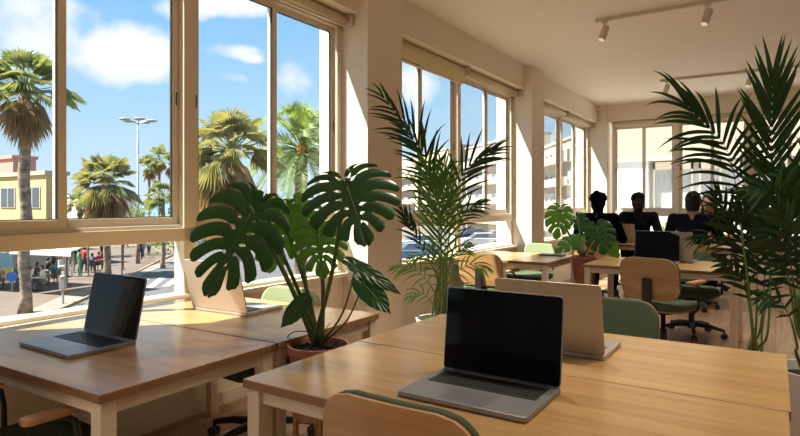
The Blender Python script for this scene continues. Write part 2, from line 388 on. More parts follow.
# ------------------------------------------------------------------ laptops
def laptop(label, cx, cy, rz, lean=8, w=0.39, d=0.27, dark=True, h=0.265):
    """open laptop; keyboard towards local -Y, hinge at local +Y"""
    t = thing('laptop', label, 'laptop', (cx, cy, 0.74), rz, 'open laptops on the tables')
    body = ALU if dark else ALUL
    b = B(); slab(b, w, d, 0.002, 0.016, 0.012); obj('base', b, body, t, bevel=0.002)
    b = B()
    kw = w*0.86; x0 = -kw/2; rows = 5; kd = d*0.40; y1 = d/2-0.035
    for r in range(rows):
        nk = 14 if r < 4 else 8
        for k in range(nk):
            a = x0+kw*k/nk; c = x0+kw*(k+1)/nk
            box(b, a+0.0018, c-0.0018, y1-kd*(r+1)/rows+0.0018, y1-kd*r/rows-0.0018, 0.0165, 0.0178)
    kb = B(); box(kb, x0-0.003, -x0+0.003, y1-kd-0.003, y1+0.003, 0.0155, 0.0167)
    k = obj('keyboard', kb, mat('key_well', (0.03, 0.03, 0.034), 0.5), t); obj('keys', b, KEY, k)
    b = B(); slab(b, w*0.36, d*0.36, 0.0155, 0.0164, 0.006, cy=-d*0.27); obj('trackpad', b, mat('trackpad', (0.27, 0.28, 0.31) if dark else (0.5, 0.46, 0.42), 0.3, 0.5), t)
    lid = thing('lid', '', '', (0, d/2-0.004, 0.014)); lid.parent = t; del lid['label']; del lid['category']
    # the lid as a mesh part (its local frame stands upright)
    bpy.data.objects.remove(lid)
    b = B(); slab(b, w, h, 0, 0.006, 0.012)
    M = Matrix.Translation((0, d/2-0.006, 0.016)) @ Matrix.Rotation(math.radians(90-lean), 4, 'X') @ Matrix.Translation((0, h/2, -0.003))
    bmesh.ops.transform(b, matrix=M, verts=b.verts[:]); l = obj('lid', b, body, t, bevel=0.0015)
    b = B(); slab(b, w-0.006, h-0.006, 0.0058, 0.0068, 0.010); bmesh.ops.transform(b, matrix=M, verts=b.verts[:]); obj('screen', b, SCREEN, l)
    b = B(); tube(b, [(-w*0.4, d/2-0.006, 0.014), (w*0.4, d/2-0.006, 0.014)], 0.0055, 10); obj('hinge', b, BLACK, t)
    b = B(); slab(b, 0.05, 0.004, 0.0145, 0.0163, 0.0015, 2, cy=-d/2+0.003); obj('lid_notch', b, ALUL, t)
    return t
laptop('large dark laptop open on the nearest table, black screen facing the camera', -0.728, 1.54, 0, 7, 0.395, 0.29, True, 0.268)
laptop('dark laptop open on the window table, reflecting screen, nearest window', -2.315, 1.205, 0, 11, 0.385, 0.265, True, 0.25)
laptop('silver laptop seen from behind, just past the large dark laptop', -0.71, 2.245, PI, 12, 0.40, 0.27, False, 0.265)
laptop('silver laptop seen from behind, beneath the big monstera leaf', -2.40, 2.09, PI+0.05, 14, 0.40, 0.27, False, 0.265)
laptop('black-screened laptop on the mid-room table behind the wooden chair back', -0.95, 5.84, 0.05, 6, 0.40, 0.27, True, 0.285)
laptop('grey laptop turned away, back to back with the mid-room laptop', -0.84, 6.17, PI-0.05, 8, 0.40, 0.27, True, 0.28)
laptop('pale laptop turned away on the far table between two silhouetted people', -1.90, 8.80, PI+0.15, 14, 0.40, 0.27, False, 0.265)
b = B(); slab(b, 0.26, 0.18, 0, 0.014, 0.01); tag(obj('notebook', b, BLACK, loc=(-2.03, 6.12, 0.74), rot=(0, 0, 0.1)), 'thin dark closed notebook on the window-side mid table', 'notebook')

# ------------------------------------------------------------------ office chairs
def make_chair(fabric, label, pad=None):
    """faces +Y"""
    t = thing('office_chair', label, 'chair', (0, 0, 0), 0, 'green upholstered chairs at the tables')
    # seat
    b = B(); slab(b, 0.47, 0.46, 0.415, 0.475, 0.13, 8); o = obj('seat', b, fabric, t, True, 0.022)
    for v in o.data.vertices:
        if v.co.y > 0.12: v.co.z -= (v.co.y-0.12)*0.18
    o.modifiers[0].segments = 4
    b = B(); slab(b, 0.42, 0.41, 0.400, 0.416, 0.11, 8); obj('seat_shell', b, OAKC, t)
    # backrest: curved wooden shell with a pad on its front
    def shell(thick, off, w, z0, z1, r, nx=22, nz=30):
        b = B(); g = []
        for side in (0, 1):
            L = []
            for j in range(nz+1):
                v = j/nz; z = z0+(z1-z0)*v; row = []
                # rounded-rectangle half-width at this height
                e = min(v, 1-v)*(z1-z0); hw = w/2
                if e < r: hw = w/2-r+math.sqrt(max(0, r*r-(r-e)**2))
                for i in range(nx+1):
                    x = -hw+2*hw*i/nx
                    y = -0.235-0.05*((z-0.5)/0.3)**1*0.8+0.34*x*x+off+(thick if side else 0)
                    row.append(b.verts.new((x, y, z)))
                L.append(row)
            g.append(L)
        for s, L in enumerate(g):
            for j in range(nz):
                for i in range(nx): b.faces.new((L[j][i], L[j][i+1], L[j+1][i+1], L[j+1][i]))
        A_, B_ = g
        for j in range(nz):
            for i in (0, nx): b.faces.new((A_[j][i], A_[j+1][i], B_[j+1][i], B_[j][i]))
        for i in range(nx):
            for j in (0, nz): b.faces.new((A_[j][i], A_[j][i+1], B_[j][i+1], B_[j][i]))
        bmesh.ops.remove_doubles(b, verts=b.verts[:], dist=1e-5)
        return b
    obj('backrest', shell(0.012, 0, 0.46, 0.495, 0.815, 0.10), OAKC, t, True).modifiers.new('e', 'EDGE_SPLIT').split_angle = 0.8
    obj('back_pad', shell(0.030, 0.013, 0.456, 0.50, 0.816, 0.10), pad or fabric, t, True)
    # post between seat and back
    b = B(); box(b, -0.035, 0.035, -0.275, -0.253, 0.40, 0.66); box(b, -0.035, 0.035, -0.275, -0.05, 0.378, 0.40); obj('back_post', b, BLACK, t, bevel=0.006)
    for s in (-1, 1):
        b = B(); tube(b, [(s*0.17, 0.02, 0.395), (s*0.235, 0.02, 0.40), (s*0.262, 0.02, 0.43), (s*0.265, 0.02, 0.54), (s*0.265, 0.01, 0.595), (s*0.262, -0.02, 0.617), (s*0.26, -0.07, 0.625)], 0.011, 10)
        a = obj('arm_support', b, BLACK, t, True)
        b = B(); slab(b, 0.055, 0.26, 0.624, 0.646, 0.022, 5, cx=s*0.262, cy=-0.02); obj('armrest', b, OAKC, t, bevel=0.006)
    b = B(); lathe(b, [(0.07, 0.36), (0.07, 0.378), (0.10, 0.38), (0.10, 0.40)], seg=20); lathe(b, [(0.028, 0.10), (0.028, 0.24), (0.018, 0.241), (0.018, 0.37)], seg=16)
    obj('gas_lift', b, BLACK, t, True)
    b = B(); lathe(b, [(0.045, 0.075), (0.045, 0.13), (0.03, 0.14)], seg=16)
    for k in range(5):
        a = 2*PI*k/5+0.3; c, s = math.cos(a), math.sin(a)
        tube(b, [(0.03*c, 0.03*s, 0.112), (0.16*c, 0.16*s, 0.105), (0.29*c, 0.29*s, 0.078)], [0.026, 0.021, 0.015], 8)
    obj('star_base', b, BLACK, t, True)
    for k in range(5):
        a = 2*PI*k/5+0.3; c, s = math.cos(a), math.sin(a); p = Vector((0.29*c, 0.29*s, 0.0)); n = Vector((-s, c, 0))
        b = B()
        for q in (-1, 1): tube(b, [p+n*(q*0.008)+Vector((0, 0, 0.027)), p+n*(q*0.024)+Vector((0, 0, 0.027))], 0.027, 14)
        tube(b, [p+Vector((0, 0, 0.03)), p+Vector((0, 0, 0.075))], 0.008, 8)
        obj('caster', b, BLACK, t)
    return t
ch_g = make_chair(GREEN, 'oak-backed office chair nearest the camera, green pad facing the table')
ch_s = None
ch_g.location = (-0.785, 1.42, 0)
def chair(x, y, rz, label): return dup(ch_g, (x, y, 0), rz, label)
chair(-2.175, 0.975, 0.0, 'office chair with wooden armrest tucked under the window table, dark green seat')
chair(-0.70, 2.82, PI+0.03, 'office chair across the nearest tables, dark green back beside the silver laptop')
chair(-0.79, 5.24, -0.30, 'wooden-backed office chair before the mid-room black-screened laptop').scale = (1.06,)*3
chair(-2.46, 5.44, 0.0, 'wooden-backed office chair behind the palm, at the window-side mid table')
chair(-0.88, 7.98, 0.0, 'office chair under the person in navy')
chair(-2.05, 8.02, 0.0, 'office chair under the black silhouetted person with back turned')
chair(-1.80, 9.62, PI, 'office chair under the black silhouetted person facing the camera')
chair(-0.80, 9.62, PI, 'office chair under the person half hidden behind the one in navy')
chair(-0.70, 6.36, PI+0.2, 'empty dark green chair on the far side of the mid-room table')
backlit_chair = make_chair(GREEN, 'green chair, its back coloured paler for the backlight, behind the monstera, at the window table', GREEN_LIT)
backlit_chair.location = (-2.36, 2.20, 0); backlit_chair.rotation_euler = (0, 0, PI-0.05)
dup(backlit_chair, (-2.47, 6.62, 0), PI-0.25, scale=1.0, label= 'green chair, its back coloured paler for the backlight, beside the closed notebook, facing the camera')

# ------------------------------------------------------------------ plants
def spline(P, n):
    P = [Vector(p) for p in P]
    if len(P) == 2: return [P[0].lerp(P[1], i/(n-1)) for i in range(n)]
    Q = [2*P[0]-P[1]]+P+[2*P[-1]-P[-2]]; out = []
    m = len(P)-1
    for i in range(n):
        t = i/(n-1)*m; k = min(int(t), m-1); f = t-k
        a, b, c, d = Q[k], Q[k+1], Q[k+2], Q[k+3]
        out.append(0.5*((2*b)+(c-a)*f+(2*a-5*b+4*c-d)*f*f+(3*b-a-3*c+d)*f**3))
    return out
def leaf_frame(A, T, facing, roll=0.0):
    """x across, y from A to T, z towards 'facing'"""
    y = (T-A).normalized(); z = facing-y*facing.dot(y)
    if z.length < 1e-4: z = Vector((0, 0, 1))-y*y.z
    z.normalize(); x = y.cross(z)
    R = Matrix((x, y, z)).transposed().to_4x4()
    return Matrix.Translation(A) @ R @ Matrix.Rotation(roll, 4, 'Y')
def monstera_blade(bm, M, L, W, slit=0.5, N=8, curl=0.28, seed=1, holes=True, droop=0.25):
    """split-leaf blade: a heart outline cut into finger lobes between the side veins. A = (0,0), tip = (0,L)"""
    rnd = random.Random(seed)
    def E(u):      # heart outline, u 0 (back notch) .. 1 (tip), right half
        pts = [(0.05, -0.10), (0.26, -0.30), (0.62, -0.26), (0.92, -0.02), (1.0, 0.28), (0.90, 0.55), (0.62, 0.78), (0.28, 0.92), (0.0, 1.06)]
        t = u*(len(pts)-1); k = min(int(t), len(pts)-2); f = t-k
        g = lambda i: Vector((*pts[max(0, min(i, len(pts)-1))], 0))
        a, b, c, d = g(k-1), g(k), g(k+1), g(k+2)
        p = 0.5*((2*b)+(c-a)*f+(2*a-5*b+4*c-d)*f*f+(3*b-a-3*c+d)*f**3)
        return Vector((max(0, p.x)*W*0.5, p.y*L, 0))
    def Mid(u): return Vector((0, L*max(0.0, (u-0.30))*1.14, 0))
    for side in (-1, 1):
        us = [0.0]+[(k+rnd.uniform(-0.12, 0.12))/N for k in range(1, N)]+[1.0]
        fs = [rnd.uniform(slit-0.13, slit+0.13) for _ in range(N+1)]
        hs = [rnd.random() < 0.7 for _ in range(N+1)]
        S, Q = 16, 4
        def bound(k, s):
            a, e = Mid(us[k]), E(us[k]); p = a.lerp(e, s)
            # side veins sweep towards the tip
            p.y -= math.sin(PI*s)*0.11*L
            return p
        def gap(k, s):
            if k == 0 or k == N or N <= 1: return 0.0
            g = 0.0
            if s > fs[k]: g = 0.0062*L/0.25*((s-fs[k])/(1-fs[k]))**0.8+0.0022
            if holes and hs[k] and 0.13 < s < 0.27: g = max(g, 0.007*L/0.25*math.sin(PI*(s-0.13)/0.14))
            return g
        for k in range(N):
            rows = []
            for i in range(S+1):
                s = i/S
                lo, hi = bound(k, s), bound(k+1, s)
                v = hi-lo; w = v.length
                if w > 1e-6:
                    vn = v/w
                    gl, gh = min(gap(k, s), w*0.42), min(gap(k+1, s), w*0.42)
                    lo = lo+vn*gl; hi = hi-vn*gh
                if s > 0.9 and slit < 0.95:             # round the lobe ends
                    q = math.sqrt(max(0.0, 1-((s-0.9)/0.1)**2))*0.5+0.5
                    m_ = (lo+hi)/2; lo = m_+(lo-m_)*q; hi = m_+(hi-m_)*q
                row = []
                for j in range(Q+1):
                    p = lo.lerp(hi, j/Q); f = j/Q
                    x = p.x*side; y = p.y
                    z = -curl*(abs(x)/(W*0.5))**2*W*0.28-droop*(max(0, y)/L)**2*L*0.35+0.022*L*math.sin(PI*f)*s+0.05*W*(abs(x)/(W*.5))
                    row.append(bm.verts.new(M @ Vector((x, y, z))))
                rows.append(row)
            for a, b in zip(rows, rows[1:]):
                for j in range(Q):
                    try: bm.faces.new((a[j], a[j+1], b[j+1], b[j]))
                    except ValueError: pass
def cam_dir(p): return (Vector((0, 0, CAMZ))-p).normalized()

def monstera(label, loc, leaves, mouth_z, crown, stand_h, pot_r, pot_h, seed):
    """leaves: (attach point, tip point, width, lobes, slit, material, facing tweak)"""
    t = thing('potted_monstera', label, 'plant', loc, 0)
    L0 = Vector(loc)
    b = B(); pr = pot_r
    lathe(b, [(pr*0.62, 0), (pr*0.70, 0.01), (pr*0.94, pot_h-0.03), (pr*0.95, pot_h-0.028), (pr, pot_h-0.026), (pr*1.0, pot_h), (pr*0.92, pot_h), (pr*0.90, pot_h-0.03)], seg=40)
    obj('pot', b, TERRA, t, True).modifiers.new('e', 'EDGE_SPLIT').split_angle = 0.6
    b = B()
    lathe(b, [(pr*0.90, pot_h-0.05), (pr*0.90, pot_h-0.022), (pr*0.4, pot_h-0.012), (0.01, pot_h-0.01)], seg=30)
    rs = random.Random(3)
    for _ in range(70):
        a, r = rs.uniform(0, 2*PI), rs.uniform(0, pr*0.8); ellipsoid(b, (r*math.cos(a), r*math.sin(a), pot_h-0.015), [rs.uniform(0.004, 0.010)]*3, 6, 4)
    obj('soil', b, SOIL, t, True)
    cr = Vector((0, 0, pot_h-0.015))
    for i, (A, T, W, N, sl, m, fc, bend) in enumerate(leaves):
        A, T = A-L0, T-L0; fac = cam_dir(A+L0)+Vector(fc)
        Ln = (T-A).length
        M = leaf_frame(A, T, fac.normalized())
        b = B(); monstera_blade(b, M, Ln, W, sl, N, seed=seed+i*7, holes=sl < 1)
        lf = obj('leaf', b, m, t, True, fix=False)
        b = B(); pts = [M @ Vector((0, Ln*q*0.98, 0.0015-0.25*q*q*Ln*0.35)) for q in [k/6 for k in range(7)]]
        tube(b, pts, [0.0032*(1-0.7*k/6) for k in range(7)], 6); obj('midrib', b, STEM, lf, True)
        st = cr+Vector((rs.uniform(-.03, .03), rs.uniform(-.03, .03), 0)); mid = st.lerp(A, 0.5)+Vector(bend)
        b = B(); tube(b, spline([st, mid, A-Vector((0, 0, 0.0)), A+(T-A)*0.03], 16), [(0.0105-0.0055*k/15)*(1.25 if Ln > 0.28 else 1.0 if sl < 1 else 0.45) for k in range(16)], 8)
        obj('petiole', b, STEM, t, True)
    # short young stalks and a wiry aerial root
    for _ in range(9):
        a = rs.uniform(0, 2*PI); e = Vector((0.05*math.cos(a), 0.05*math.sin(a), rs.uniform(0.05, 0.11)))
        b = B(); tube(b, spline([cr, cr+e*0.5+Vector((0, 0, 0.01)), cr+e], 8), [0.004*(1-k/9) for k in range(8)], 6); obj('young_stalk', b, STEM, t, True)
    b = B(); tube(b, spline([cr, cr+Vector((-0.05, 0.03, 0.045)), cr+Vector((-0.125, 0.0, 0.05)), cr+Vector((-0.145, -0.03, 0.03)), cr+Vector((-0.10, -0.05, 0.028))], 22), 0.0022, 6)
    obj('aerial_root', b, mat('root', (0.16, 0.09, 0.04), 0.7), t, True)
    return t
def plant_stand(label, loc, r, h):
    t = thing('plant_stand', label, 'plant stand', loc)
    b = B(); lathe(b, [(r*0.72, h-0.03), (r*0.75, h-0.03), (r*0.75, h), (r*0.72, h)], seg=32); obj('top_ring', b, OAKC, t)
    for k in range(4):
        a = PI/4+k*PI/2; b = B()
        tube(b, [(r*0.8*math.cos(a), r*0.8*math.sin(a), 0), (r*0.8*math.cos(a), r*0.8*math.sin(a), h+0.05)], 0.012, 10); obj('leg', b, OAKC, t, True)
    b = B()
    for a in (PI/4, 3*PI/4): tube(b, [(-r*0.8*math.cos(a), -r*0.8*math.sin(a), h-0.05), (r*0.8*math.cos(a), r*0.8*math.sin(a), h-0.05)], 0.009, 8)
    obj('crossbar', b, OAKC, t)
    return t
PX, PY = -1.572, 1.79
plant_stand('wooden stand carrying the nearest terracotta pot', (PX, PY, 0), 0.115, 0.46)
D0 = 2.36
ML = [
 (atd(252, 211, 2.30), atd(207, 292, 2.13), 0.365, 9, 0.40, LEAF, (-.15, 0, .25), (0.04, 0.0, -0.03)),
 (atd(346, 184, 2.20), atd(366, 241, 2.05), 0.385, 9, 0.42, LEAF, (.0, 0, .35), (0.02, 0, 0.0)),
 (atd(281, 214, 2.50), atd(268, 272, 2.48), 0.26, 8, 0.5, LEAFL, (.1, 0, .3), (0.0, 0.02, 0.0)),
 (atd(318, 232, 2.45), atd(323, 276, 2.36), 0.25, 8, 0.45, LEAFL, (.0, 0, .3), (0.0, 0.02, 0.0)),
 (atd(356, 266, 2.38), atd(399, 291, 2.30), 0.072, 8, 1.5, LEAF, (.0, 0, .8), (0.03, 0, -0.02)),
 (atd(363, 284, 2.33), atd(389, 311, 2.26), 0.10, 8, 1.5, LEAF, (.1, 0, .4), (0.03, 0, -0.02)),
 (atd(303, 302, 2.28), atd(282, 326, 2.24), 0.075, 8, 1.5, LEAF, (.0, 0, .3), (-0.02, 0, 0.0)),
 (atd(296, 206, 2.65), atd(318, 240, 2.60), 0.21, 7, 0.5, LEAFL, (.0, 0, .3), (0.0, 0.0, 0.0)),
 (atd(262, 205, 2.42), atd(250, 190, 2.40), 0.10, 5, 0.6, LEAF, (.5, 0, .2), (0.0, 0.0, 0.0)),
]
monstera('big monstera in a terracotta pot between the nearest tables', (PX, PY, 0.461), ML, 0.72, None, 0, 0.128, 0.265, 11)
p = atd(584, 255, 5.95); QX, QY = p.x, p.y
plant_stand('wooden stand carrying the small monstera between the mid-room tables', (QX, QY, 0), 0.115, 0.46)
MS = [
 (atd(560, 211, 5.9), atd(556, 238, 5.8), 0.30, 7, 0.45, LEAFL, (0, 0, .3), (-.02, 0, 0)),
 (atd(597, 228, 5.8), atd(604, 254, 5.7), 0.34, 7, 0.45, LEAF, (0, 0, .3), (.02, 0, 0)),
 (atd(573, 240, 5.8), atd(556, 252, 5.75), 0.17, 5, 0.5, LEAFL, (0, 0, .4), (0, 0, 0)),
 (atd(577, 218, 6.1), atd(588, 232, 6.05), 0.20, 6, 0.5, LEAF, (0, 0, .4), (0, 0, 0)),
 (atd(580, 238, 5.75), atd(574, 250, 5.7), 0.12, 8, 1.5, LEAFL, (0, 0, .4), (0, 0, 0)),
 (atd(610, 245, 5.9), atd(618, 258, 5.9), 0.13, 8, 1.5, LEAFL, (0, 0, .4), (0, 0, 0)),
]
monstera('small monstera in a terracotta pot between the mid-room tables', (QX, QY, 0.461), MS, 0.72, None, 0, 0.13, 0.30, 31)

def frond_mesh(bm, pts, n, ll, wid, face, a0=70, a1=14, droop=0.35, start=0.22, rr=0.005, seed=0, curl=0.0, rag=0.12, end_len=0.55):
    """feather frond: rachis along pts, n leaflet pairs of length ll"""
    rnd = random.Random(seed)
    R = spline(pts, 40); tube(bm, R, [rr*(1-0.8*k/39) for k in range(40)], 6)
    for k in range(n):
        q = k/(n-1); t = start+(1-start)*q; i = min(int(t*39), 38); f = t*39-i
        p = R[i].lerp(R[i+1], f); tan = (R[i+1]-R[i]).normalized()
        fc = Vector(face); fc = (fc-tan*fc.dot(tan)).normalized(); side = tan.cross(fc)
        prof = math.sin(PI*min(1, 0.25+0.75*(1-q)))*0.35+0.65 if q > 0.3 else 0.7+q
        L = ll*(prof if q < 0.85 else prof)*(1-(1-end_len)*max(0, (q-0.6)/0.4))
        if q < 0.12: L *= 0.75+q*2
        for s in (-1, 1):
            a = math.radians(a0+(a1-a0)*q**0.8+rnd.uniform(-5, 5)); Lk = L*rnd.uniform(1-rag, 1+rag*0.4)
            d = (tan*math.cos(a)+side*s*math.sin(a)+fc*rnd.uniform(-.12, .22)).normalized()
            w = wid*(0.7+0.3*math.sin(PI*q)); dr = droop*rnd.uniform(0.6, 1.35)
            nrm = fc; prev = None; S = 7; cur = Vector(p)
            for m in range(S+1):
                v = m/S
                hw = w*0.5*(math.sin(PI*min(1, v*0.9+0.12))**0.7 if v < 1 else 0)*(1-0.35*v)
                step = (d+Vector((0, 0, -1))*dr*(v**1.5)*1.3).normalized()
                if m: cur = cur+step*(Lk/S)
                cross = step.cross(nrm)
                if cross.length < 1e-4: cross = side.copy()
                cross.normalize()
                up = cross.cross(step)
                a_, c_, b_ = bm.verts.new(cur+cross*hw+up*hw*0.35), bm.verts.new(cur), bm.verts.new(cur-cross*hw+up*hw*0.35)
                if prev:
                    bm.faces.new((prev[0], prev[1], c_, a_)); bm.faces.new((prev[1], prev[2], b_, c_))
                prev = (a_, c_, b_)
def palm_plant(label, loc, pot_r, pot_h, fronds, m, stems=0, seed=0):
    t = thing('potted_palm', label, 'plant', loc); L0 = Vector(loc)
    b = B(); pr = pot_r
    lathe(b, [(pr*0.72, 0), (pr*0.76, 0.008), (pr*0.98, pot_h-0.012), (pr, pot_h), (pr*0.93, pot_h), (pr*0.92, pot_h-0.05)], seg=40); obj('pot', b, POTW, t, True).modifiers.new('e', 'EDGE_SPLIT').split_angle = 0.7
    b = B(); lathe(b, [(pr*0.925, pot_h-0.08), (pr*0.92, pot_h-0.045), (0.02, pot_h-0.03)], seg=30); obj('soil', b, SOIL, t, True)
    rnd = random.Random(seed); cr = Vector((0, 0, pot_h-0.05))
    for i, F in enumerate(fronds):
        P = [Vector(q)-L0 for q in F['p']]; base = cr+Vector((rnd.uniform(-.05, .05)*pr/.17, rnd.uniform(-.05, .05)*pr/.17, 0))
        if F.get('base', True): P = [base, base.lerp(P[0], 0.5)+Vector((rnd.uniform(-.02, .02), rnd.uniform(-.02, .02), 0.03))]+P
        st = F.get('s', 0.3)
        b = B()
        R = spline(P, 40); cut = max(2, int(40*st))
        face = F.get('f') or (cam_dir(P[-1]+L0)+Vector((0, 0, .2)))
        frond_mesh(b, P, F.get('n', 22), F.get('l', 0.3), F.get('w', 0.024), face, F.get('a0', 65), F.get('a1', 12), F.get('dr', 0.3), st, 0.0045, seed+i, rag=0.12, end_len=F.get('e', 0.55))
        fr = obj('frond', b, F.get('m', m), t, True, fix=False)
        b = B(); tube(b, R[:cut], [0.0085-0.004*k/cut for k in range(cut)], 8); obj('stem', b, CANE, t, True)
    return t
def fr(px_pts, d0, d1, **k):
    n = len(px_pts); k['p'] = [atd(x, y, d0+(d1-d0)*i/max(1, n-1)) for i, (x, y) in enumerate(px_pts)]; return k
# palm in front of the first column
LP = atz(436, 372, 0.0); lp = Vector((-2.13, 3.78, 0))

FL = [
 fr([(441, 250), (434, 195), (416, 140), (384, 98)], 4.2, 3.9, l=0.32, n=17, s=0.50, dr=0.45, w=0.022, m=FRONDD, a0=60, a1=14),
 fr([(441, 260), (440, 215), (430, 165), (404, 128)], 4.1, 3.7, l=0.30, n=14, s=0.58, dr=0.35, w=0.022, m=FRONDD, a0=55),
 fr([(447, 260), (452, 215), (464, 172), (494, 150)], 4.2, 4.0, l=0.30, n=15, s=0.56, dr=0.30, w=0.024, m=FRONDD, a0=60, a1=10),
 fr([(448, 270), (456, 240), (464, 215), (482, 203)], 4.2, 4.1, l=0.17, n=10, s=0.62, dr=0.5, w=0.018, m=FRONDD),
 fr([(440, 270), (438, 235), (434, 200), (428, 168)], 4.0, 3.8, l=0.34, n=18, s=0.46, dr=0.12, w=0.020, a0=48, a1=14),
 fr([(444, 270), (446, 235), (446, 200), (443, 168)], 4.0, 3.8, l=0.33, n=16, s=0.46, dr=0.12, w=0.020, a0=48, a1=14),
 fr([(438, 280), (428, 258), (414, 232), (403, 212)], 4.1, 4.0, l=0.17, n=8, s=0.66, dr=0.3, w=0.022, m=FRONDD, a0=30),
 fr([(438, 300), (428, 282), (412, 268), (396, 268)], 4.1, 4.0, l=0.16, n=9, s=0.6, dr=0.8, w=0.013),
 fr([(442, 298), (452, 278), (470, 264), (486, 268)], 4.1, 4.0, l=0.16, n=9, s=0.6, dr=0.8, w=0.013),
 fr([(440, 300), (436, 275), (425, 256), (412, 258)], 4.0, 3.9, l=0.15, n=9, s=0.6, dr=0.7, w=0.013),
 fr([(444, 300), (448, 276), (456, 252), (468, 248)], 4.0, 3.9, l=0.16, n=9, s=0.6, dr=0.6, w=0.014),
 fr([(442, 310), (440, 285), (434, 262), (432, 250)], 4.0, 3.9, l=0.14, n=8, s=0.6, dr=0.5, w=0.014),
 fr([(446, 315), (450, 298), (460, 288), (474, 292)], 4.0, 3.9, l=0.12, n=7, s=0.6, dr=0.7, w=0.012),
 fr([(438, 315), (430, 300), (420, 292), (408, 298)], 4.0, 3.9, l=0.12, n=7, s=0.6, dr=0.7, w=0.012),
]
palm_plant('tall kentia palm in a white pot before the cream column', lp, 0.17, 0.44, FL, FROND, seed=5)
# right-hand palms
rp1 = Vector((-0.10, 3.70, 0))
FR = [
 fr([(768, 330), (771, 240), (771, 155), (773, 78)], 3.0, 2.75, l=0.32, n=20, s=0.60, a0=52, a1=12, dr=0.10, w=0.027, e=0.8),
 fr([(752, 320), (738, 205), (727, 150), (688, 107)], 3.0, 2.7, l=0.34, n=18, s=0.58, a0=72, a1=10, dr=0.55, w=0.025, e=0.95),
 fr([(752, 330), (742, 270), (722, 238), (694, 240)], 3.2, 3.0, l=0.20, n=12, s=0.6, dr=0.5, w=0.013),
 fr([(752, 320), (746, 262), (735, 230), (718, 196)], 3.1, 2.95, l=0.22, n=11, s=0.6, dr=0.2, w=0.024),
 fr([(752, 330), (748, 300), (738, 275), (722, 262)], 3.1, 3.0, l=0.17, n=7, s=0.62, dr=0.5, w=0.030, a0=45),
 fr([(756, 330), (757, 280), (754, 230), (740, 208)], 3.1, 2.9, l=0.26, n=13, s=0.55, dr=0.2, w=0.028),
 fr([(762, 330), (770, 275), (780, 220), (794, 205)], 3.1, 2.9, l=0.26, n=13, s=0.52, dr=0.25, w=0.028),
 fr([(760, 330), (765, 270), (766, 215), (756, 195)], 3.0, 2.8, l=0.28, n=14, s=0.55, dr=0.2, w=0.028),
]
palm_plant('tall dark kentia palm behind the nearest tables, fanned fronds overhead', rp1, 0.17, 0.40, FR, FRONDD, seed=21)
rp2 = Vector((0.16, 3.17, 0))
FR2 = [
 fr([(798, 320), (788, 245), (776, 195), (755, 190)], 2.5, 2.3, l=0.22, n=13, s=0.55, dr=0.3, w=0.027),
 fr([(800, 320), (795, 240), (790, 185), (785, 178)], 2.5, 2.4, l=0.23, n=13, s=0.52, dr=0.25, w=0.028),
 fr([(805, 310), (812, 230), (818, 180), (832, 165)], 2.6, 2.5, l=0.24, n=13, s=0.5, dr=0.25, w=0.028),
 fr([(797, 330), (788, 275), (777, 245), (760, 232)], 2.5, 2.4, l=0.17, n=9, s=0.6, dr=0.4, w=0.024),
 fr([(800, 330), (800, 275), (792, 235), (780, 210)], 2.5, 2.3, l=0.20, n=11, s=0.55, dr=0.35, w=0.026),
 fr([(797, 345), (790, 318), (778, 300), (760, 300)], 2.5, 2.4, l=0.13, n=6, s=0.62, dr=0.5, w=0.022, a0=45),
 fr([(808, 330), (818, 280), (835, 240), (860, 220)], 2.6, 2.5, l=0.22, n=13, s=0.5, dr=0.4, w=0.028),
]
palm_plant('dark bushy palm in the tall white pot past the table end', rp2, 0.175, 0.56, FR2, FRONDD, seed=41)

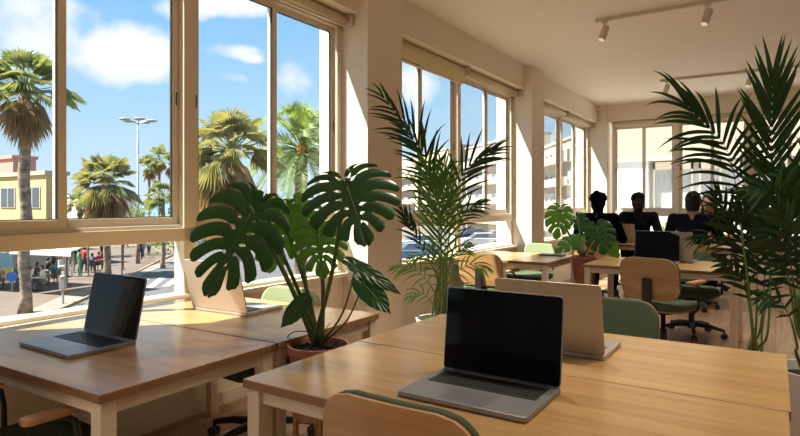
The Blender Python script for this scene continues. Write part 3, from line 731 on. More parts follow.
# ------------------------------------------------------------------ people
def remeshed(name, bm, m, parent, vox=0.014, smooth=4):
    o = obj(name+'_src', bm, m, None, fix=False)
    r = o.modifiers.new('r', 'REMESH'); r.mode = 'VOXEL'; r.voxel_size = vox; r.use_smooth_shade = True
    s = o.modifiers.new('s', 'SMOOTH'); s.iterations = smooth; s.factor = 0.5
    dg = bpy.context.evaluated_depsgraph_get(); dg.update()
    me = bpy.data.meshes.new_from_object(o.evaluated_get(dg)); me.name = name
    n = bpy.data.objects.new(name, me); C.objects.link(n); n.parent = parent
    if not me.materials: me.materials.append(m)
    src = o.data; bpy.data.objects.remove(o); bpy.data.meshes.remove(src)
    return n
def person(label, loc, rz, pose, skin, top, legs, hair, cap='person', long_hair=False, vox=0.013, hands=True, group=None, tilt=0.0, long_sleeve=False, arms=None, bun=0):
    """faces local +Y; pose 'sit' or 'stand'"""
    t = thing('person', label, 'person', loc, rz, group)
    sit = pose == 'sit'
    hz = 0.50 if sit else 0.94                      # hip height
    ch = Vector((0, 0.05+tilt*0.4, hz+0.36)); neck = Vector((0, 0.055+tilt*0.6, hz+0.56)); hd = Vector((0, 0.085+tilt*0.8, hz+(0.69 if sit else 0.72)))
    pel = Vector((0, 0, hz))
    J = {}
    for s in (-1, 1):
        sh = Vector((s*0.195, 0.035+tilt*0.5, hz+0.50))
        if arms == 'hang' or (not sit and arms is None):
            el = sh+Vector((s*0.05, -0.02, -0.29)); wr = el+Vector((s*0.01, 0.07, -0.25))
        else:
            el = sh+Vector((s*0.085, 0.09, -0.26)); wr = Vector((s*0.13, el.y+0.22, max(0.775, el.z-0.02) if sit else el.z+0.02))
        if sit:
            hip = Vector((s*0.095, 0.02, hz+0.01)); kn = Vector((s*0.12, 0.44, hz+0.02)); an = Vector((s*0.12, 0.40, 0.09))
        else:
            hip = Vector((s*0.09, 0, hz-0.02)); kn = Vector((s*0.10, 0.03+0.05*s, 0.50)); an = Vector((s*0.11, -0.02+0.06*s, 0.09))
        J[s] = (sh, el, wr, hip, kn, an)
    # body
    b = B()
    capsule(b, pel, ch, 0.11, 0.12); capsule(b, ch, neck-Vector((0, 0, 0.06)), 0.11, 0.06); capsule(b, neck-Vector((0, 0, .07)), hd-Vector((0, 0.02, 0.05)), 0.072, 0.058)
    ellipsoid(b, hd, (0.076, 0.095, 0.115)); ellipsoid(b, hd+Vector((0, 0.035, -0.06)), (0.052, 0.055, 0.055))      # skull, jaw
    capsule(b, hd+Vector((0, 0.088, 0.01)), hd+Vector((0, 0.108, -0.025)), 0.010, 0.015)                                # nose
    for s in (-1, 1):
        ellipsoid(b, hd+Vector((s*0.077, -0.005, -0.012)), (0.010, 0.020, 0.032))
        sh, el, wr, hip, kn, an = J[s]
        capsule(b, ch+Vector((s*0.05, 0, 0.08)), sh, 0.07, 0.055); capsule(b, sh, el, 0.050, 0.040); capsule(b, el, wr, 0.040, 0.027)
        dr = (wr-el).normalized(); pm = wr+dr*0.07
        capsule(b, wr, pm, 0.026, 0.034)
        sd = dr.cross(Vector((0, 0, 1)));
        if sd.length < 0.1: sd = Vector((0, 1, 0))
        sd.normalize(); cl = Vector((0, 0, -0.35)) if sit else Vector((0, 0.2, 0))
        for q, fl in zip((-1.5, -0.5, 0.5, 1.5), (0.062, 0.076, 0.080, 0.068)):
            a = pm+sd*q*0.019; k1 = a+dr*fl*0.6; k2 = k1+(dr+cl).normalized()*fl*0.5; capsule(b, a, k1, 0.0105, 0.0095, 8); capsule(b, k1, k2, 0.0095, 0.008, 8)
        a = wr+dr*0.03+sd*(-s)*0.02; capsule(b, a, a+(dr+sd*(-s)*0.9).normalized()*0.065, 0.013, 0.010, 8)
        capsule(b, hip, kn, 0.083, 0.056); capsule(b, kn, an, 0.052, 0.036)
        capsule(b, an+Vector((0, -0.03, -0.04)), an+Vector((0, 0.13, -0.055)), 0.036, 0.030)
    body = remeshed('body', b, skin, t, vox)
    # eyes and mouth
    if vox < 0.02:
        b = B()
        for s in (-1, 1): ellipsoid(b, hd+Vector((s*0.030, 0.083, 0.008)), (0.011, 0.007, 0.007), 8, 6)
        ellipsoid(b, hd+Vector((0, 0.088, -0.062)), (0.022, 0.006, 0.005), 8, 6)
        obj('eyes_and_mouth', b, mat('dark_features', (0.03, 0.02, 0.018), 0.4), t, True)
    # shirt
    b = B(); g = 0.012
    capsule(b, pel+Vector((0, 0, -0.02)), ch, 0.125+g, 0.133+g); capsule(b, ch, neck-Vector((0, 0, 0.085)), 0.12+g, 0.062)
    for s in (-1, 1):
        sh, el, wr, *_ = J[s]
        ellipsoid(b, ch+Vector((s*0.06, -0.01, -0.02)), (0.10, 0.115, 0.19))
        capsule(b, ch+Vector((s*0.07, 0, 0.06)), sh, 0.085, 0.062+g*0.5); capsule(b, neck+Vector((s*0.03, -0.01, -0.05)), sh+Vector((0, 0, 0.0)), 0.055, 0.062)
        capsule(b, sh, el if long_sleeve else sh.lerp(el, 0.72), 0.060+g*0.5, 0.052+g*0.4)
        if long_sleeve: capsule(b, el, el.lerp(wr, 0.92), 0.052, 0.038)
    remeshed('shirt', b, top, t, vox)
    b = B()
    for s in (-1, 1):
        sh, el, wr, hip, kn, an = J[s]
        capsule(b, hip+Vector((0, 0, -0.0)), kn, 0.096, 0.068); capsule(b, kn, kn.lerp(an, 0.85), 0.066, 0.055)
    capsule(b, pel+Vector((-0.06, 0, 0)), pel+Vector((0.06, 0, 0)), 0.115, 0.115)
    remeshed('trousers', b, legs, t, vox)
    b = B()
    for s in (-1, 1):
        an = J[s][5]; capsule(b, an+Vector((0, -0.04, -0.045)), an+Vector((0, 0.14, -0.055)), 0.044, 0.036)
    remeshed('shoes', b, BLACK, t, vox)
    b = B(); ellipsoid(b, hd+Vector((0, -0.018, 0.028)), (0.088, 0.098, 0.108))
    ellipsoid(b, hd+Vector((0, -0.045, -0.03)), (0.082, 0.072, 0.098))
    if long_hair:
        capsule(b, hd+Vector((0, -0.06, 0)), hd+Vector((0, -0.085, -0.22)), 0.085, 0.06)
        for s in (-1, 1): capsule(b, hd+Vector((s*0.07, -0.01, 0.02)), hd+Vector((s*0.085, -0.02, -0.20)), 0.03, 0.022)
    if bun:
        for k in range(26):
            a = random.uniform(0, 2*PI); e = random.uniform(0.1, 1.4)
            ellipsoid(b, hd+Vector((0.080*math.cos(a)*math.cos(e), -0.03+0.085*math.sin(a)*math.cos(e), 0.03+0.092*math.sin(e))), (0.034,)*3, 8, 6)
    remeshed('hair', b, hair, t, vox, 2)
    if sit and vox < 0.02: t.scale = (1.11,)*3
    return t
SK = mat('skin', (0.42, 0.24, 0.16), 0.55); SKD = mat('silhouette_skin', (0.010, 0.007, 0.005), 0.8, spec=0.2)  # second skin is blackened to draw the figures as silhouettes
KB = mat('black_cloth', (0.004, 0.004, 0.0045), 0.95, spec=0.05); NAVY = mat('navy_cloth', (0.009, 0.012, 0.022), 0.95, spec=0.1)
HB = mat('black_hair', (0.004, 0.0035, 0.003), 0.9, spec=0.05); HBR = mat('brown_hair', (0.016, 0.010, 0.007), 0.7)
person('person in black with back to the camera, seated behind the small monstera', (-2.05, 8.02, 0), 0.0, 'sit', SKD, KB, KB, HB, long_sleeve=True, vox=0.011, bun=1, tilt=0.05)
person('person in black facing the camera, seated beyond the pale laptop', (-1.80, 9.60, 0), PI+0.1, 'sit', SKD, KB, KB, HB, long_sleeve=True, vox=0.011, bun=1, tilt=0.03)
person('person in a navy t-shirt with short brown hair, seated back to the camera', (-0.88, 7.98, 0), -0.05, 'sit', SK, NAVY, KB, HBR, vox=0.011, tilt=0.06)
person('long-haired person half hidden behind the one in navy', (-0.80, 9.60, 0), PI-0.15, 'sit', SK, KB, KB, HBR, long_hair=True, vox=0.012)

# ------------------------------------------------------------------ street outside, 4.5 m below eye level
ZG = -3.2
ASPH = mat('asphalt', (0.085,0.087,0.093), 0.9, noise_s=0.6, noise_a=0.15)
PAVE = mat('warm_paving', (0.15,0.128,0.108), 0.9, noise_s=0.8, noise_a=0.15)
PAVEP = mat('pinkish_paving', (0.12,0.092,0.076), 0.9, noise_s=1.2, noise_a=0.2)
CONC = mat('pale_paving', (0.19,0.172,0.15), 0.9, noise_s=0.9, noise_a=0.1)
WHITEP = mat('road_paint', (0.21,0.21,0.205), 0.8)
KERB = mat('kerb_stone', (0.33, 0.24, 0.13), 0.9)
SEA = mat('sea', (0.10, 0.24, 0.38), 0.3)
def flat(name, m, px, z0, z1, label, cat):
    b = B(); P = [atz(x, y, z1) if y > 204 else atd(x, y, 600) for x, y in px]
    lo = [b.verts.new((p.x, p.y, z0)) for p in P]; hi = [b.verts.new((p.x, p.y, z1)) for p in P]; k = len(P)
    b.faces.new(hi); b.faces.new(lo[::-1])
    for i in range(k): b.faces.new((lo[i], lo[(i+1) % k], hi[(i+1) % k], hi[i]))
    return struct(obj(name, b, m), label, cat)
b = B(); box(b, -700, 300, -400, 700, ZG-1.5, ZG); struct(obj('ground', b, PAVE), 'warm grey paved ground of the street and promenade', 'ground')
b = B(); fwd = Vector((-ST, CT, 0)); rt = Vector((CT, ST, 0))
P = [fwd*170-rt*600, fwd*170-rt*40, fwd*1900-rt*300, fwd*1900-rt*2500]
vs = [b.verts.new((p.x, p.y, ZG+0.02)) for p in P]; b.faces.new(vs)
vs2 = [b.verts.new((p.x, p.y, ZG-1.0)) for p in P]; b.faces.new(vs2[::-1])
for i in range(4): b.faces.new((vs[i], vs2[i], vs2[(i+1) % 4], vs[(i+1) % 4]))
struct(obj('sea', b, SEA), 'strip of blue sea on the horizon', 'sea')
flat('pavement', PAVEP, [(-160, 330), (-100, 262), (40, 250), (150, 246), (165, 262), (92, 288), (10, 318)], ZG, ZG+0.03, 'pinkish café pavement across the street', 'pavement')
flat('road', ASPH, [(-160, 420), (-160, 345), (30, 320), (105, 290), (168, 263), (215, 247), (300, 243), (300, 420)], ZG, ZG+0.012, 'grey asphalt road below the window', 'road')
flat('pavement', CONC, [(-160, 420), (-160, 335), (20, 314), (62, 296), (92, 286), (168, 260), (174, 262), (100, 292), (40, 315), (20, 322), (-60, 350), (-60, 420)], ZG, ZG+0.05, 'pale strip of pavement along the kerb', 'pavement')
b = B()
P = [atz(*q, ZG) for q in ((40, 320), (62, 310), (100, 293), (158, 262), (172, 256))]
tube(b, [(p.x, p.y, ZG+0.05) for p in P], 0.09, 6); struct(obj('kerb', b, KERB), 'ochre kerb edging the road', 'kerb')
b = B()
for x0, x1, y0, y1, sk in ((137, 143, 278, 289, 16), (152, 160, 277, 289, 16), (169, 177, 276, 287, 16), (186, 194, 275, 286, 16), (170, 178, 260, 264, 10), (130, 138, 268, 270, 16), (206, 214, 274, 285, 16)):
    P = [atz(x0-sk/2, y1, ZG), atz(x1-sk/2, y1, ZG), atz(x1+sk/2, y0, ZG), atz(x0+sk/2, y0, ZG)]
    vs = [b.verts.new((p.x, p.y, ZG+0.02)) for p in P]; b.faces.new(vs)
struct(obj('road_marking', b, WHITEP), 'white zebra stripes and lines on the road', 'road marking')

# buildings
BW = mat('building_glass', (0.07, 0.09, 0.11), 0.25); SHUT = mat('shutter', (0.45, 0.40, 0.33), 0.7); RAILM = mat('balcony_rail', (0.5, 0.47, 0.42), 0.6)
def facade(label, p0, p1, ztop, depth, m, rows, cols, wz0, dz, ww=0.5, wh=0.55, name='apartment_building', zb=ZG, group=None, roofm=None, balc=True):
    """box building whose front runs from p0 to p1 (world xy)"""
    p0, p1 = Vector((p0.x, p0.y, 0)), Vector((p1.x, p1.y, 0)); d = p1-p0; W = d.length; rz = math.atan2(d.y, d.x)
    t = thing(name, label, 'building', (p0.x, p0.y, zb), rz, group); H = ztop-zb
    b = B(); box(b, 0, W, 0, depth, 0, H); obj('wall', b, m, t)
    b = B(); box(b, -0.15, W+0.15, -0.15, depth+0.15, H, H+0.3); obj('cornice', b, roofm or m, t)
    cw = W/cols
    for r in range(rows):
        z = wz0-zb+r*dz
        for c in range(cols):
            x = (c+0.5)*cw
            b = B(); box(b, x-cw*ww/2, x+cw*ww/2, -0.06, 0.02, z, z+dz*wh); o = obj('window', b, SHUT, t)
            b = B()
            for s in (-1, 1): box(b, x+s*cw*ww*0.235-cw*ww*0.2, x+s*cw*ww*0.235+cw*ww*0.2, -0.08, -0.05, z+0.08, z+dz*wh-0.08)
            obj('glass', b, BW, o)
        if balc:
            b = B(); box(b, 0.3, W-0.3, -0.9, 0, z-0.12, z); box(b, 0.3, W-0.3, -0.92, -0.84, z, z+dz*0.30); obj('balcony', b, roofm or m, t)
    return t
YEL = mat('yellow_render', (0.62, 0.45, 0.20), 0.9); PINK = mat('pink_render', (0.62, 0.30, 0.24), 0.9); CREAMB = mat('cream_render', (0.50, 0.42, 0.31), 0.9)
PALEB = mat('pale_render', (0.52, 0.46, 0.38), 0.9); ORNB = mat('orange_render', (0.66, 0.42, 0.20), 0.9); WHB = mat('white_render', (0.66, 0.65, 0.62), 0.9)
facade('yellow two-storey building behind the café, pink block on its roof', atd(-120, 204, 62), atd(46, 204, 42), 3.45, 1.5, YEL, 2, 9, -1.6, 2.6, 0.62, 0.62, balc=False, roofm=CREAMB)
facade('pink block rising behind the yellow building', atd(-60, 204, 64), atd(13, 204, 54), 5.6, 2, PINK, 1, 3, 3.0, 2.4, balc=False)
facade('long cream apartment block seen past the potted palm', atd(400, 204, 140), atd(462, 204, 106), 12.0, 3, CREAMB, 4, 8, -1.6, 3.0)
facade('taller cream apartment block with balconies, right half of the middle window', atd(466, 204, 98), atd(530, 204, 76), 10.6, 3, PALEB, 4, 7, -1.6, 3.0, 0.42)
facade('pale apartment block seen through the third window bay', atd(540, 204, 76), atd(572, 204, 62), 8.4, 2, PALEB, 4, 6, -1.8, 2.6, 0.42)
facade('cream apartment block next to the pale one in the third window bay', atd(576, 204, 58), atd(600, 204, 50), 7.0, 2, CREAMB, 3, 4, -1.6, 2.7)
facade('distant low white building behind the palms', atd(60, 204, 130), atd(104, 204, 120), 3.0, 8, WHB, 1, 6, -0.2, 2.4, balc=False)
facade('distant cream house behind the fan palms near the column', atd(196, 204, 75), atd(262, 204, 62), -0.3, 2, CREAMB, 1, 5, -2.4, 2.0, balc=False)
facade('distant tan building low behind the date palm', atd(276, 204, 70), atd(340, 204, 60), 0.6, 2, PALEB, 1, 5, -1.6, 2.0, balc=False)
# neighbour across the courtyard, facing the end window
t = thing('apartment_building', 'pale building with curtained windows opposite the end window', 'building', (0, 17, ZG), 0)
b = B(); box(b, -3.85, -2.95, 0, 9, 0, 5.75); box(b, -2.95, 8, 0.35, 9, 0, 5.75); box(b, -2.95, 8, 0, 9, 0, 4.2); obj('wall', b, WHB, t)
b = B(); box(b, -3.87, 8, -0.03, 9, 5.75, 13); obj('upper_storey', b, mat('upper_cream', (0.40, 0.345, 0.26), 0.9), t)
b = B(); box(b, -3.9, 8, -0.08, 0, 5.68, 5.78); obj('ledge', b, SHUT, t)
CURT = mat('white_curtain', (0.5,0.5,0.49), 0.9, noise_s=10, noise_a=0.35, stretch=(6, 6, 0.2))
for k, x in enumerate((-2.86, -1.72, -0.58, 0.56, 1.7)):
    b = B(); w_ = 1.0
    for q in (0, 0.48, 0.95): box(b, x+q, x+q+0.05, 0.24, 0.33, 4.3, 5.66)
    box(b, x, x+w_, 0.24, 0.33, 4.3, 4.36); box(b, x, x+w_, 0.24, 0.33, 5.45, 5.66); o = obj('window', b, FRAME, t)
    b = B(); box(b, x+0.05, x+0.95, 0.30, 0.34, 4.36, 5.45); obj('curtain', b, CURT, o)
t = thing('annex', 'low pale terrace block below the opposite building', 'building', (0, 13.6, ZG))
b = B(); box(b, -7, 8, 0, 3, 0, 3.35); obj('wall', b, WHB, t)

# planting helpers
TRUNK = mat('palm_trunk', (0.36, 0.27, 0.19), 0.95, noise_s=3.2, noise_a=0.7, bump=1.0, stretch=(1, 1, 2.2))
FAN = mat('fan_leaf', (0.22, 0.27, 0.15), 0.6, transl=0.3); FAND = mat('fan_leaf_olive', (0.26, 0.28, 0.17), 0.6, transl=0.3)  # greens lightened and muted to carry the air's haze
DEAD = mat('dead_fronds', (0.36, 0.27, 0.17), 0.9, noise_s=3, noise_a=0.3, transl=0.15); DATE = mat('date_frond', (0.17, 0.25, 0.09), 0.6, transl=0.25)
ORF = mat('orange_fruit', (0.75, 0.33, 0.04), 0.6); BUSHM = mat('bush_leaf', (0.15, 0.21, 0.06), 0.7, transl=0.25, noise_s=3, noise_a=0.4)
def fan_leaf(b, base, d, Lp, R, nb, rnd, droop):
    d = d.normalized(); s, u = frame_of(d); e = base+d*Lp
    tube(b, [base, e], 0.018, 4)
    for k in range(nb):
        a = (k/(nb-1)-0.5)*2.5
        q = (d*math.cos(a)+s*math.sin(a)).normalized(); L = R*(0.72+0.28*math.cos(a))*rnd.uniform(0.85, 1.1)
        w = 0.032*R+0.006; c = q.cross(u).normalized()
        p1 = e+q*L*0.5+Vector((0, 0, -droop*L*0.12)); p2 = e+q*L*0.92+Vector((0, 0, -droop*L*0.5))
        v = [b.verts.new(x) for x in (e, p1+c*w+u*w*.3, p1-c*w+u*w*.3, p2)]
        b.faces.new((v[0], v[1], v[3])); b.faces.new((v[0], v[3], v[2]))
def fan_palm(label, px, py_c, d, Rc, skirt, tr=0.2, seed=1, n=46, m=None, group=None):
    p = atd(px, py_c, d); H = p.z-ZG; rnd = random.Random(seed)
    t = thing('fan_palm_tree', label, 'palm tree', (p.x, p.y, ZG), rnd.uniform(0, 3), group)
    b = B(); R = [(0, 0, 0)]+[(0.04*math.sin(z*1.3), 0.03*math.cos(z), H*z/14) for z in range(1, 15)]
    tube(b, R, [tr*1.35]+[tr*(1+0.07*math.sin(k*2.4)) for k in range(1, 15)], 12); obj('trunk', b, TRUNK, t, True)
    b = B(); c = Vector((0, 0, H-0.05))
    for k in range(n):
        el = math.radians(rnd.uniform(-22, 85)); a = rnd.uniform(0, 2*PI)
        fan_leaf(b, c, Vector((math.cos(a)*math.cos(el), math.sin(a)*math.cos(el), math.sin(el))), Rc*rnd.uniform(0.38, 0.62), Rc*rnd.uniform(0.36, 0.56), 17, rnd, 1.25-math.sin(el)*0.7)
    obj('crown', b, m or FAN, t, fix=False)
    if skirt:
        b = B()
        for k in range(int(n*1.1)):
            el = math.radians(rnd.uniform(-85, -25)); a = rnd.uniform(0, 2*PI)
            fan_leaf(b, c-Vector((0, 0, rnd.uniform(0, skirt*0.45))), Vector((math.cos(a)*math.cos(el), math.sin(a)*math.cos(el), math.sin(el))), Rc*rnd.uniform(0.15, 0.4), skirt*rnd.uniform(0.4, 0.6), 9, rnd, 2.2)
        obj('dead_skirt', b, DEAD, t, fix=False)
    return t
fan_palm('tall fan palm with thick trunk and brown skirt at the left edge', 25, 90, 23.5, 2.1, 1.35, 0.21, 3, 56)
fan_palm('bushy fan palm left of the street lamp, hanging brown skirt', 107, 183, 36, 2.3, 2.0, 0.22, 5, 60, FAND)
fan_palm('broad fan palm behind the big monstera leaf', 231, 150, 19, 1.85, 1.9, 0.24, 8, 64, FAND)
fan_palm('slender distant palm, leaning, just right of the street lamp', 149, 167, 66, 1.7, 1.0, 0.13, 11, 26)
fan_palm('slender distant palm, tallest of the three right of the street lamp', 159, 158, 62, 1.8, 1.0, 0.13, 12, 26)
fan_palm('slender distant palm next to the window mullion', 171, 163, 60, 1.5, 1.0, 0.13, 13, 26)
fan_palm('low young palm at the foot of the bushy fan palm', 80, 205, 48, 1.6, 0.5, 0.15, 14, 26)
fan_palm('low green palm between the street lamp and the mullion', 163, 198, 40, 1.6, 0, 0.15, 15, 34)
def date_palm(label, px, py_c, d, L, seed):
    p = atd(px, py_c, d); H = p.z-ZG; rnd = random.Random(seed)
    t = thing('date_palm_tree', label, 'palm tree', (p.x, p.y, ZG))
    b = B(); tube(b, [(0, 0, H*k/16) for k in range(17)], [0.3+0.03*(k % 2) for k in range(17)], 12); obj('trunk', b, TRUNK, t, True)
    b = B(); c = Vector((0, 0, H))
    for k in range(90):
        el = math.radians(rnd.uniform(-50, 86)); a = rnd.uniform(0, 2*PI); h = Vector((math.cos(a), math.sin(a), 0))
        d0 = h*math.cos(el)+Vector((0, 0, math.sin(el))); P = [c, c+d0*L*0.35, c+d0*L*0.7+Vector((0, 0, -0.10*L)), c+d0*L*0.92+Vector((0, 0, -0.32*L))]
        R = spline(P, 14)
        for i in range(2, 13):
            tn = (R[i+1]-R[i]).normalized() if i < 13 else d0; s, u = frame_of(tn); w = 0.03*L
            for sg in (-1, 1):
                for jj in (0, 0.5):
                    bp = R[i].lerp(R[i+1], jj) if i < 13 else R[i]
                    q = (tn*0.75+s*sg*0.6+u*rnd.uniform(0, .4)).normalized(); e = bp+q*L*0.26*(1-0.4*i/13)
                    v = [b.verts.new(x) for x in (bp+tn*w*0.5, bp-tn*w*0.5, e)]; b.faces.new(v)
        tube(b, R, 0.015, 4)
    obj('crown', b, DATE, t, fix=False)
    b = B()
    for k in range(9):
        a = rnd.uniform(0, 2*PI); q = c+Vector((0.55*math.cos(a), 0.55*math.sin(a), rnd.uniform(-0.35, 0.05)))
        for _ in range(26): ellipsoid(b, q+Vector([rnd.gauss(0, 0.10) for _ in range(3)]), (0.05, 0.05, 0.06), 6, 4)
    obj('fruit_clusters', b, ORF, t, True)
date_palm('feathery date palm with orange fruit beside the first column', 301, 148, 27, 3.0, 4)
def bush(label, px, py, d, r, h, seed, z=ZG, n=420, leaf=0.16):
    p = atd(px, py, d); rnd = random.Random(seed); t = thing('bush', label, 'bush', (p.x, p.y, z))
    b = B()
    for k in range(4): tube(b, [(0, 0, 0), (r*0.3*math.cos(k*1.7), r*0.3*math.sin(k*1.7), h*0.6)], 0.03, 5)
    obj('stems', b, TRUNK, t); b = B()
    for k in range(n):
        a, e, q = rnd.uniform(0, 2*PI), rnd.uniform(-0.3, 1.5), rnd.uniform(0.55, 1.0)*(1+0.2*math.sin(k))
        c = Vector((r*q*math.cos(a)*math.cos(e), r*q*math.sin(a)*math.cos(e), h*0.35+h*0.6*q*math.sin(e)))
        u = Vector([rnd.gauss(0, 1) for _ in range(3)]).normalized(); s = u.orthogonal().normalized()
        v = [b.verts.new(c+x) for x in (-u*leaf, s*leaf*0.45, u*leaf, -s*leaf*0.45)]; b.faces.new(v)
    obj('foliage', b, BUSHM, t, fix=False)
bush('round olive-green bush right of the distant palms, by the mullion', 176, 205, 44, 1.9, 4.4, 1)
bush('spreading olive-green bush at the foot of the street lamp', 143, 208, 51, 2.4, 3.9, 2)
bush('small green bush between the bushy palm and the street lamp', 124, 212, 60, 2.0, 3.6, 3)
bush('green bush low behind the broad fan palm', 226, 212, 46, 2.3, 3.8, 4)
bush('green bush low behind the date palm', 290, 212, 50, 2.5, 3.6, 5)
bush('leafy shrub on the terrace, left part of the end window', 640, 224, 15.6, 0.36, 0.6, 6, 0.15, 260, 0.05)
bush('leafy shrub on the terrace behind the person in navy', 668, 224, 15.4, 0.36, 0.65, 7, 0.15, 260, 0.05)
bush('leafy shrub on the terrace, right part of the end window', 712, 224, 15.2, 0.36, 0.6, 8, 0.15, 260, 0.05)

# street furniture
POST = mat('lamp_post', (0.36, 0.37, 0.38), 0.5, 0.3); DGREY = mat('dark_grey_metal', (0.07, 0.07, 0.075), 0.5); BLUES = mat('blue_sign', (0.03, 0.16, 0.62), 0.5)
p = atz(138, 262, ZG); t = thing('street_lamp', 'tall grey street lamp with a flat cluster of heads', 'street lamp', (p.x, p.y, ZG), TH)
b = B(); tube(b, [(0, 0, 0), (0, 0, 1.2), (0, 0, 10.9)], [0.13, 0.10, 0.06], 10); obj('pole', b, POST, t, True)
for k in range(5):
    a = k*2*PI/5+0.2; b = B(); c, s = math.cos(a), math.sin(a); tube(b, [(0, 0, 10.75), (0.7*c, 0.7*s, 10.95)], 0.04, 6); obj('bracket_arm', b, POST, t)
    b = B(); ellipsoid(b, (1.0*c, 1.0*s, 10.98), (0.42, 0.42, 0.11)); obj('lamp_head', b, POST, t, True)
p = atz(63, 305, ZG); t = thing('parking_meter', 'grey box parking meter on a post by the kerb', 'parking meter', (p.x, p.y, ZG), TH)
b = B(); tube(b, [(0, 0, 0), (0, 0, 0.75)], 0.05, 10); obj('post', b, POST, t); b = B(); box(b, -0.13, 0.13, -0.1, 0.1, 0.7, 1.25); lathe(b, [(0.13, 1.25), (0.10, 1.31), (0.03, 1.34)], seg=12); obj('housing', b, mat('meter_grey', (0.30, 0.27, 0.25), 0.5), t, bevel=0.02)
for (px, py, h, r, m, lab) in ((88, 276, 4.2, 0.06, CONC, 'white pole beside the café terrace'), (123, 270, 3.6, 0.06, DGREY, 'dark pole on the far pavement edge'), (66, 280, 4.2, 0.05, CONC, 'white pole between the awning and the walkers')):
    p = atz(px, py, ZG); t = thing('pole', lab, 'pole', (p.x, p.y, ZG)); b = B(); tube(b, [(0, 0, 0), (0, 0, h)], r, 8); obj('shaft', b, m, t); b = B(); lathe(b, [(r*2.2, 0), (r*2.2, 0.06), (r*1.2, 0.12)], seg=12); obj('foot_plate', b, m, t)
for (px, py, h, lab) in ((138, 264, 5.5, 'slim street tree trunk beyond the dark pole'),):
    p = atz(px, py, ZG); t = thing('street_tree', lab, 'tree', (p.x, p.y, ZG)); b = B(); tube(b, [(0, 0, 0), (0.02, 0, 1.5), (0, 0.04, 3.0), (0, 0, 3.6)], [0.16, 0.12, 0.11, 0.08], 10); obj('trunk', b, TRUNK, t, True)
    b = B(); rnd = random.Random(9)
    for k in range(260):
        u = Vector([rnd.gauss(0, 1) for _ in range(3)]).normalized(); s = u.orthogonal().normalized(); c = Vector((0, 0, 3.7))+Vector([rnd.gauss(0, .4) for _ in range(3)])
        v = [b.verts.new(c+x) for x in (-u*.12, s*.05, u*.12, -s*.05)]; b.faces.new(v)
    obj('foliage', b, BUSHM, t, fix=False)
p = atz(12, 292, ZG); t = thing('road_sign', 'round blue sign on a short post by the café', 'sign', (p.x, p.y, ZG), TH+0.4)
b = B(); tube(b, [(0, 0, 0), (0, 0, 0.55)], 0.03, 8); obj('post', b, POST, t)
b = B(); tube(b, [(0, -0.03, 0.78), (0, -0.06, 0.78)], 0.25, 24); obj('disc', b, BLUES, t)
p = atz(5, 284, ZG); t = thing('banner', 'upright banner, blue above and yellow below, by the café', 'banner', (p.x, p.y, ZG), TH+0.35)
b = B(); box(b, -0.36, 0.36, -0.02, 0.02, 0.9, 1.9); obj('blue_panel', b, mat('banner_blue', (0.25, 0.50, 0.72), 0.7), t); b = B(); box(b, -0.36, 0.36, -0.02, 0.02, 0.15, 0.9); obj('yellow_panel', b, mat('banner_yellow', (0.72, 0.58, 0.14), 0.7), t)
b = B(); box(b, -0.4, 0.4, -0.12, 0.12, 0, 0.08); obj('foot', b, POST, t)
AWN = mat('white_canvas', (0.82, 0.80, 0.76), 0.8, transl=0.2)
def awning(label, a, c, dz, posts=True):
    p0, p1 = atd(a[0], 204, a[1]), atd(c[0], 204, c[1]); d = Vector((p1.x-p0.x, p1.y-p0.y, 0)); W = d.length; rz = math.atan2(d.y, d.x)
    t = thing('cafe_awning', label, 'awning', (p0.x, p0.y, ZG), rz, None); b = B()
    Z = 2.35+dz
    v = [b.verts.new(x) for x in ((0, 0, Z), (W, 0, Z), (W, 3.2, Z+0.7), (0, 3.2, Z+0.7), (0, 0, Z-0.05), (W, 0, Z-0.05), (W, 3.2, Z+0.65), (0, 3.2, Z+0.65))]
    for f in ((0, 1, 2, 3), (7, 6, 5, 4), (0, 4, 5, 1), (1, 5, 6, 2), (2, 6, 7, 3), (3, 7, 4, 0)): b.faces.new([v[i] for i in f])
    obj('canvas', b, AWN, t); b = B(); box(b, 0, W, -0.03, 0.0, Z-0.27, Z-0.02); obj('valance', b, AWN, t)
    for x in (0.1, W-0.1):
        b = B(); tube(b, [(x, 3.1, 0), (x, 3.1, Z+0.65)], 0.035, 8); obj('post', b, CONC, t)
    return t
awning('white café awning at the left edge of the view', (-70, 30), (6, 28.6), 0.0)
awning('white café awning over the seated customers behind the palm trunk', (10, 28.4), (71, 27), -0.05)
b = B(); box(b, 0, 9, 0, 0.3, 0, 2.4); q0 = atd(-30, 204, 42)
tag(obj('cafe_counter', b, mat('dark_shopfront', (0.035, 0.035, 0.04), 0.6), loc=(q0.x, q0.y, ZG), rot=(0, 0, math.atan2(*(lambda v: (v.y, v.x))(atd(72, 204, 37.5)-q0)))), 'dark café shopfront behind the seated customers', 'shopfront')

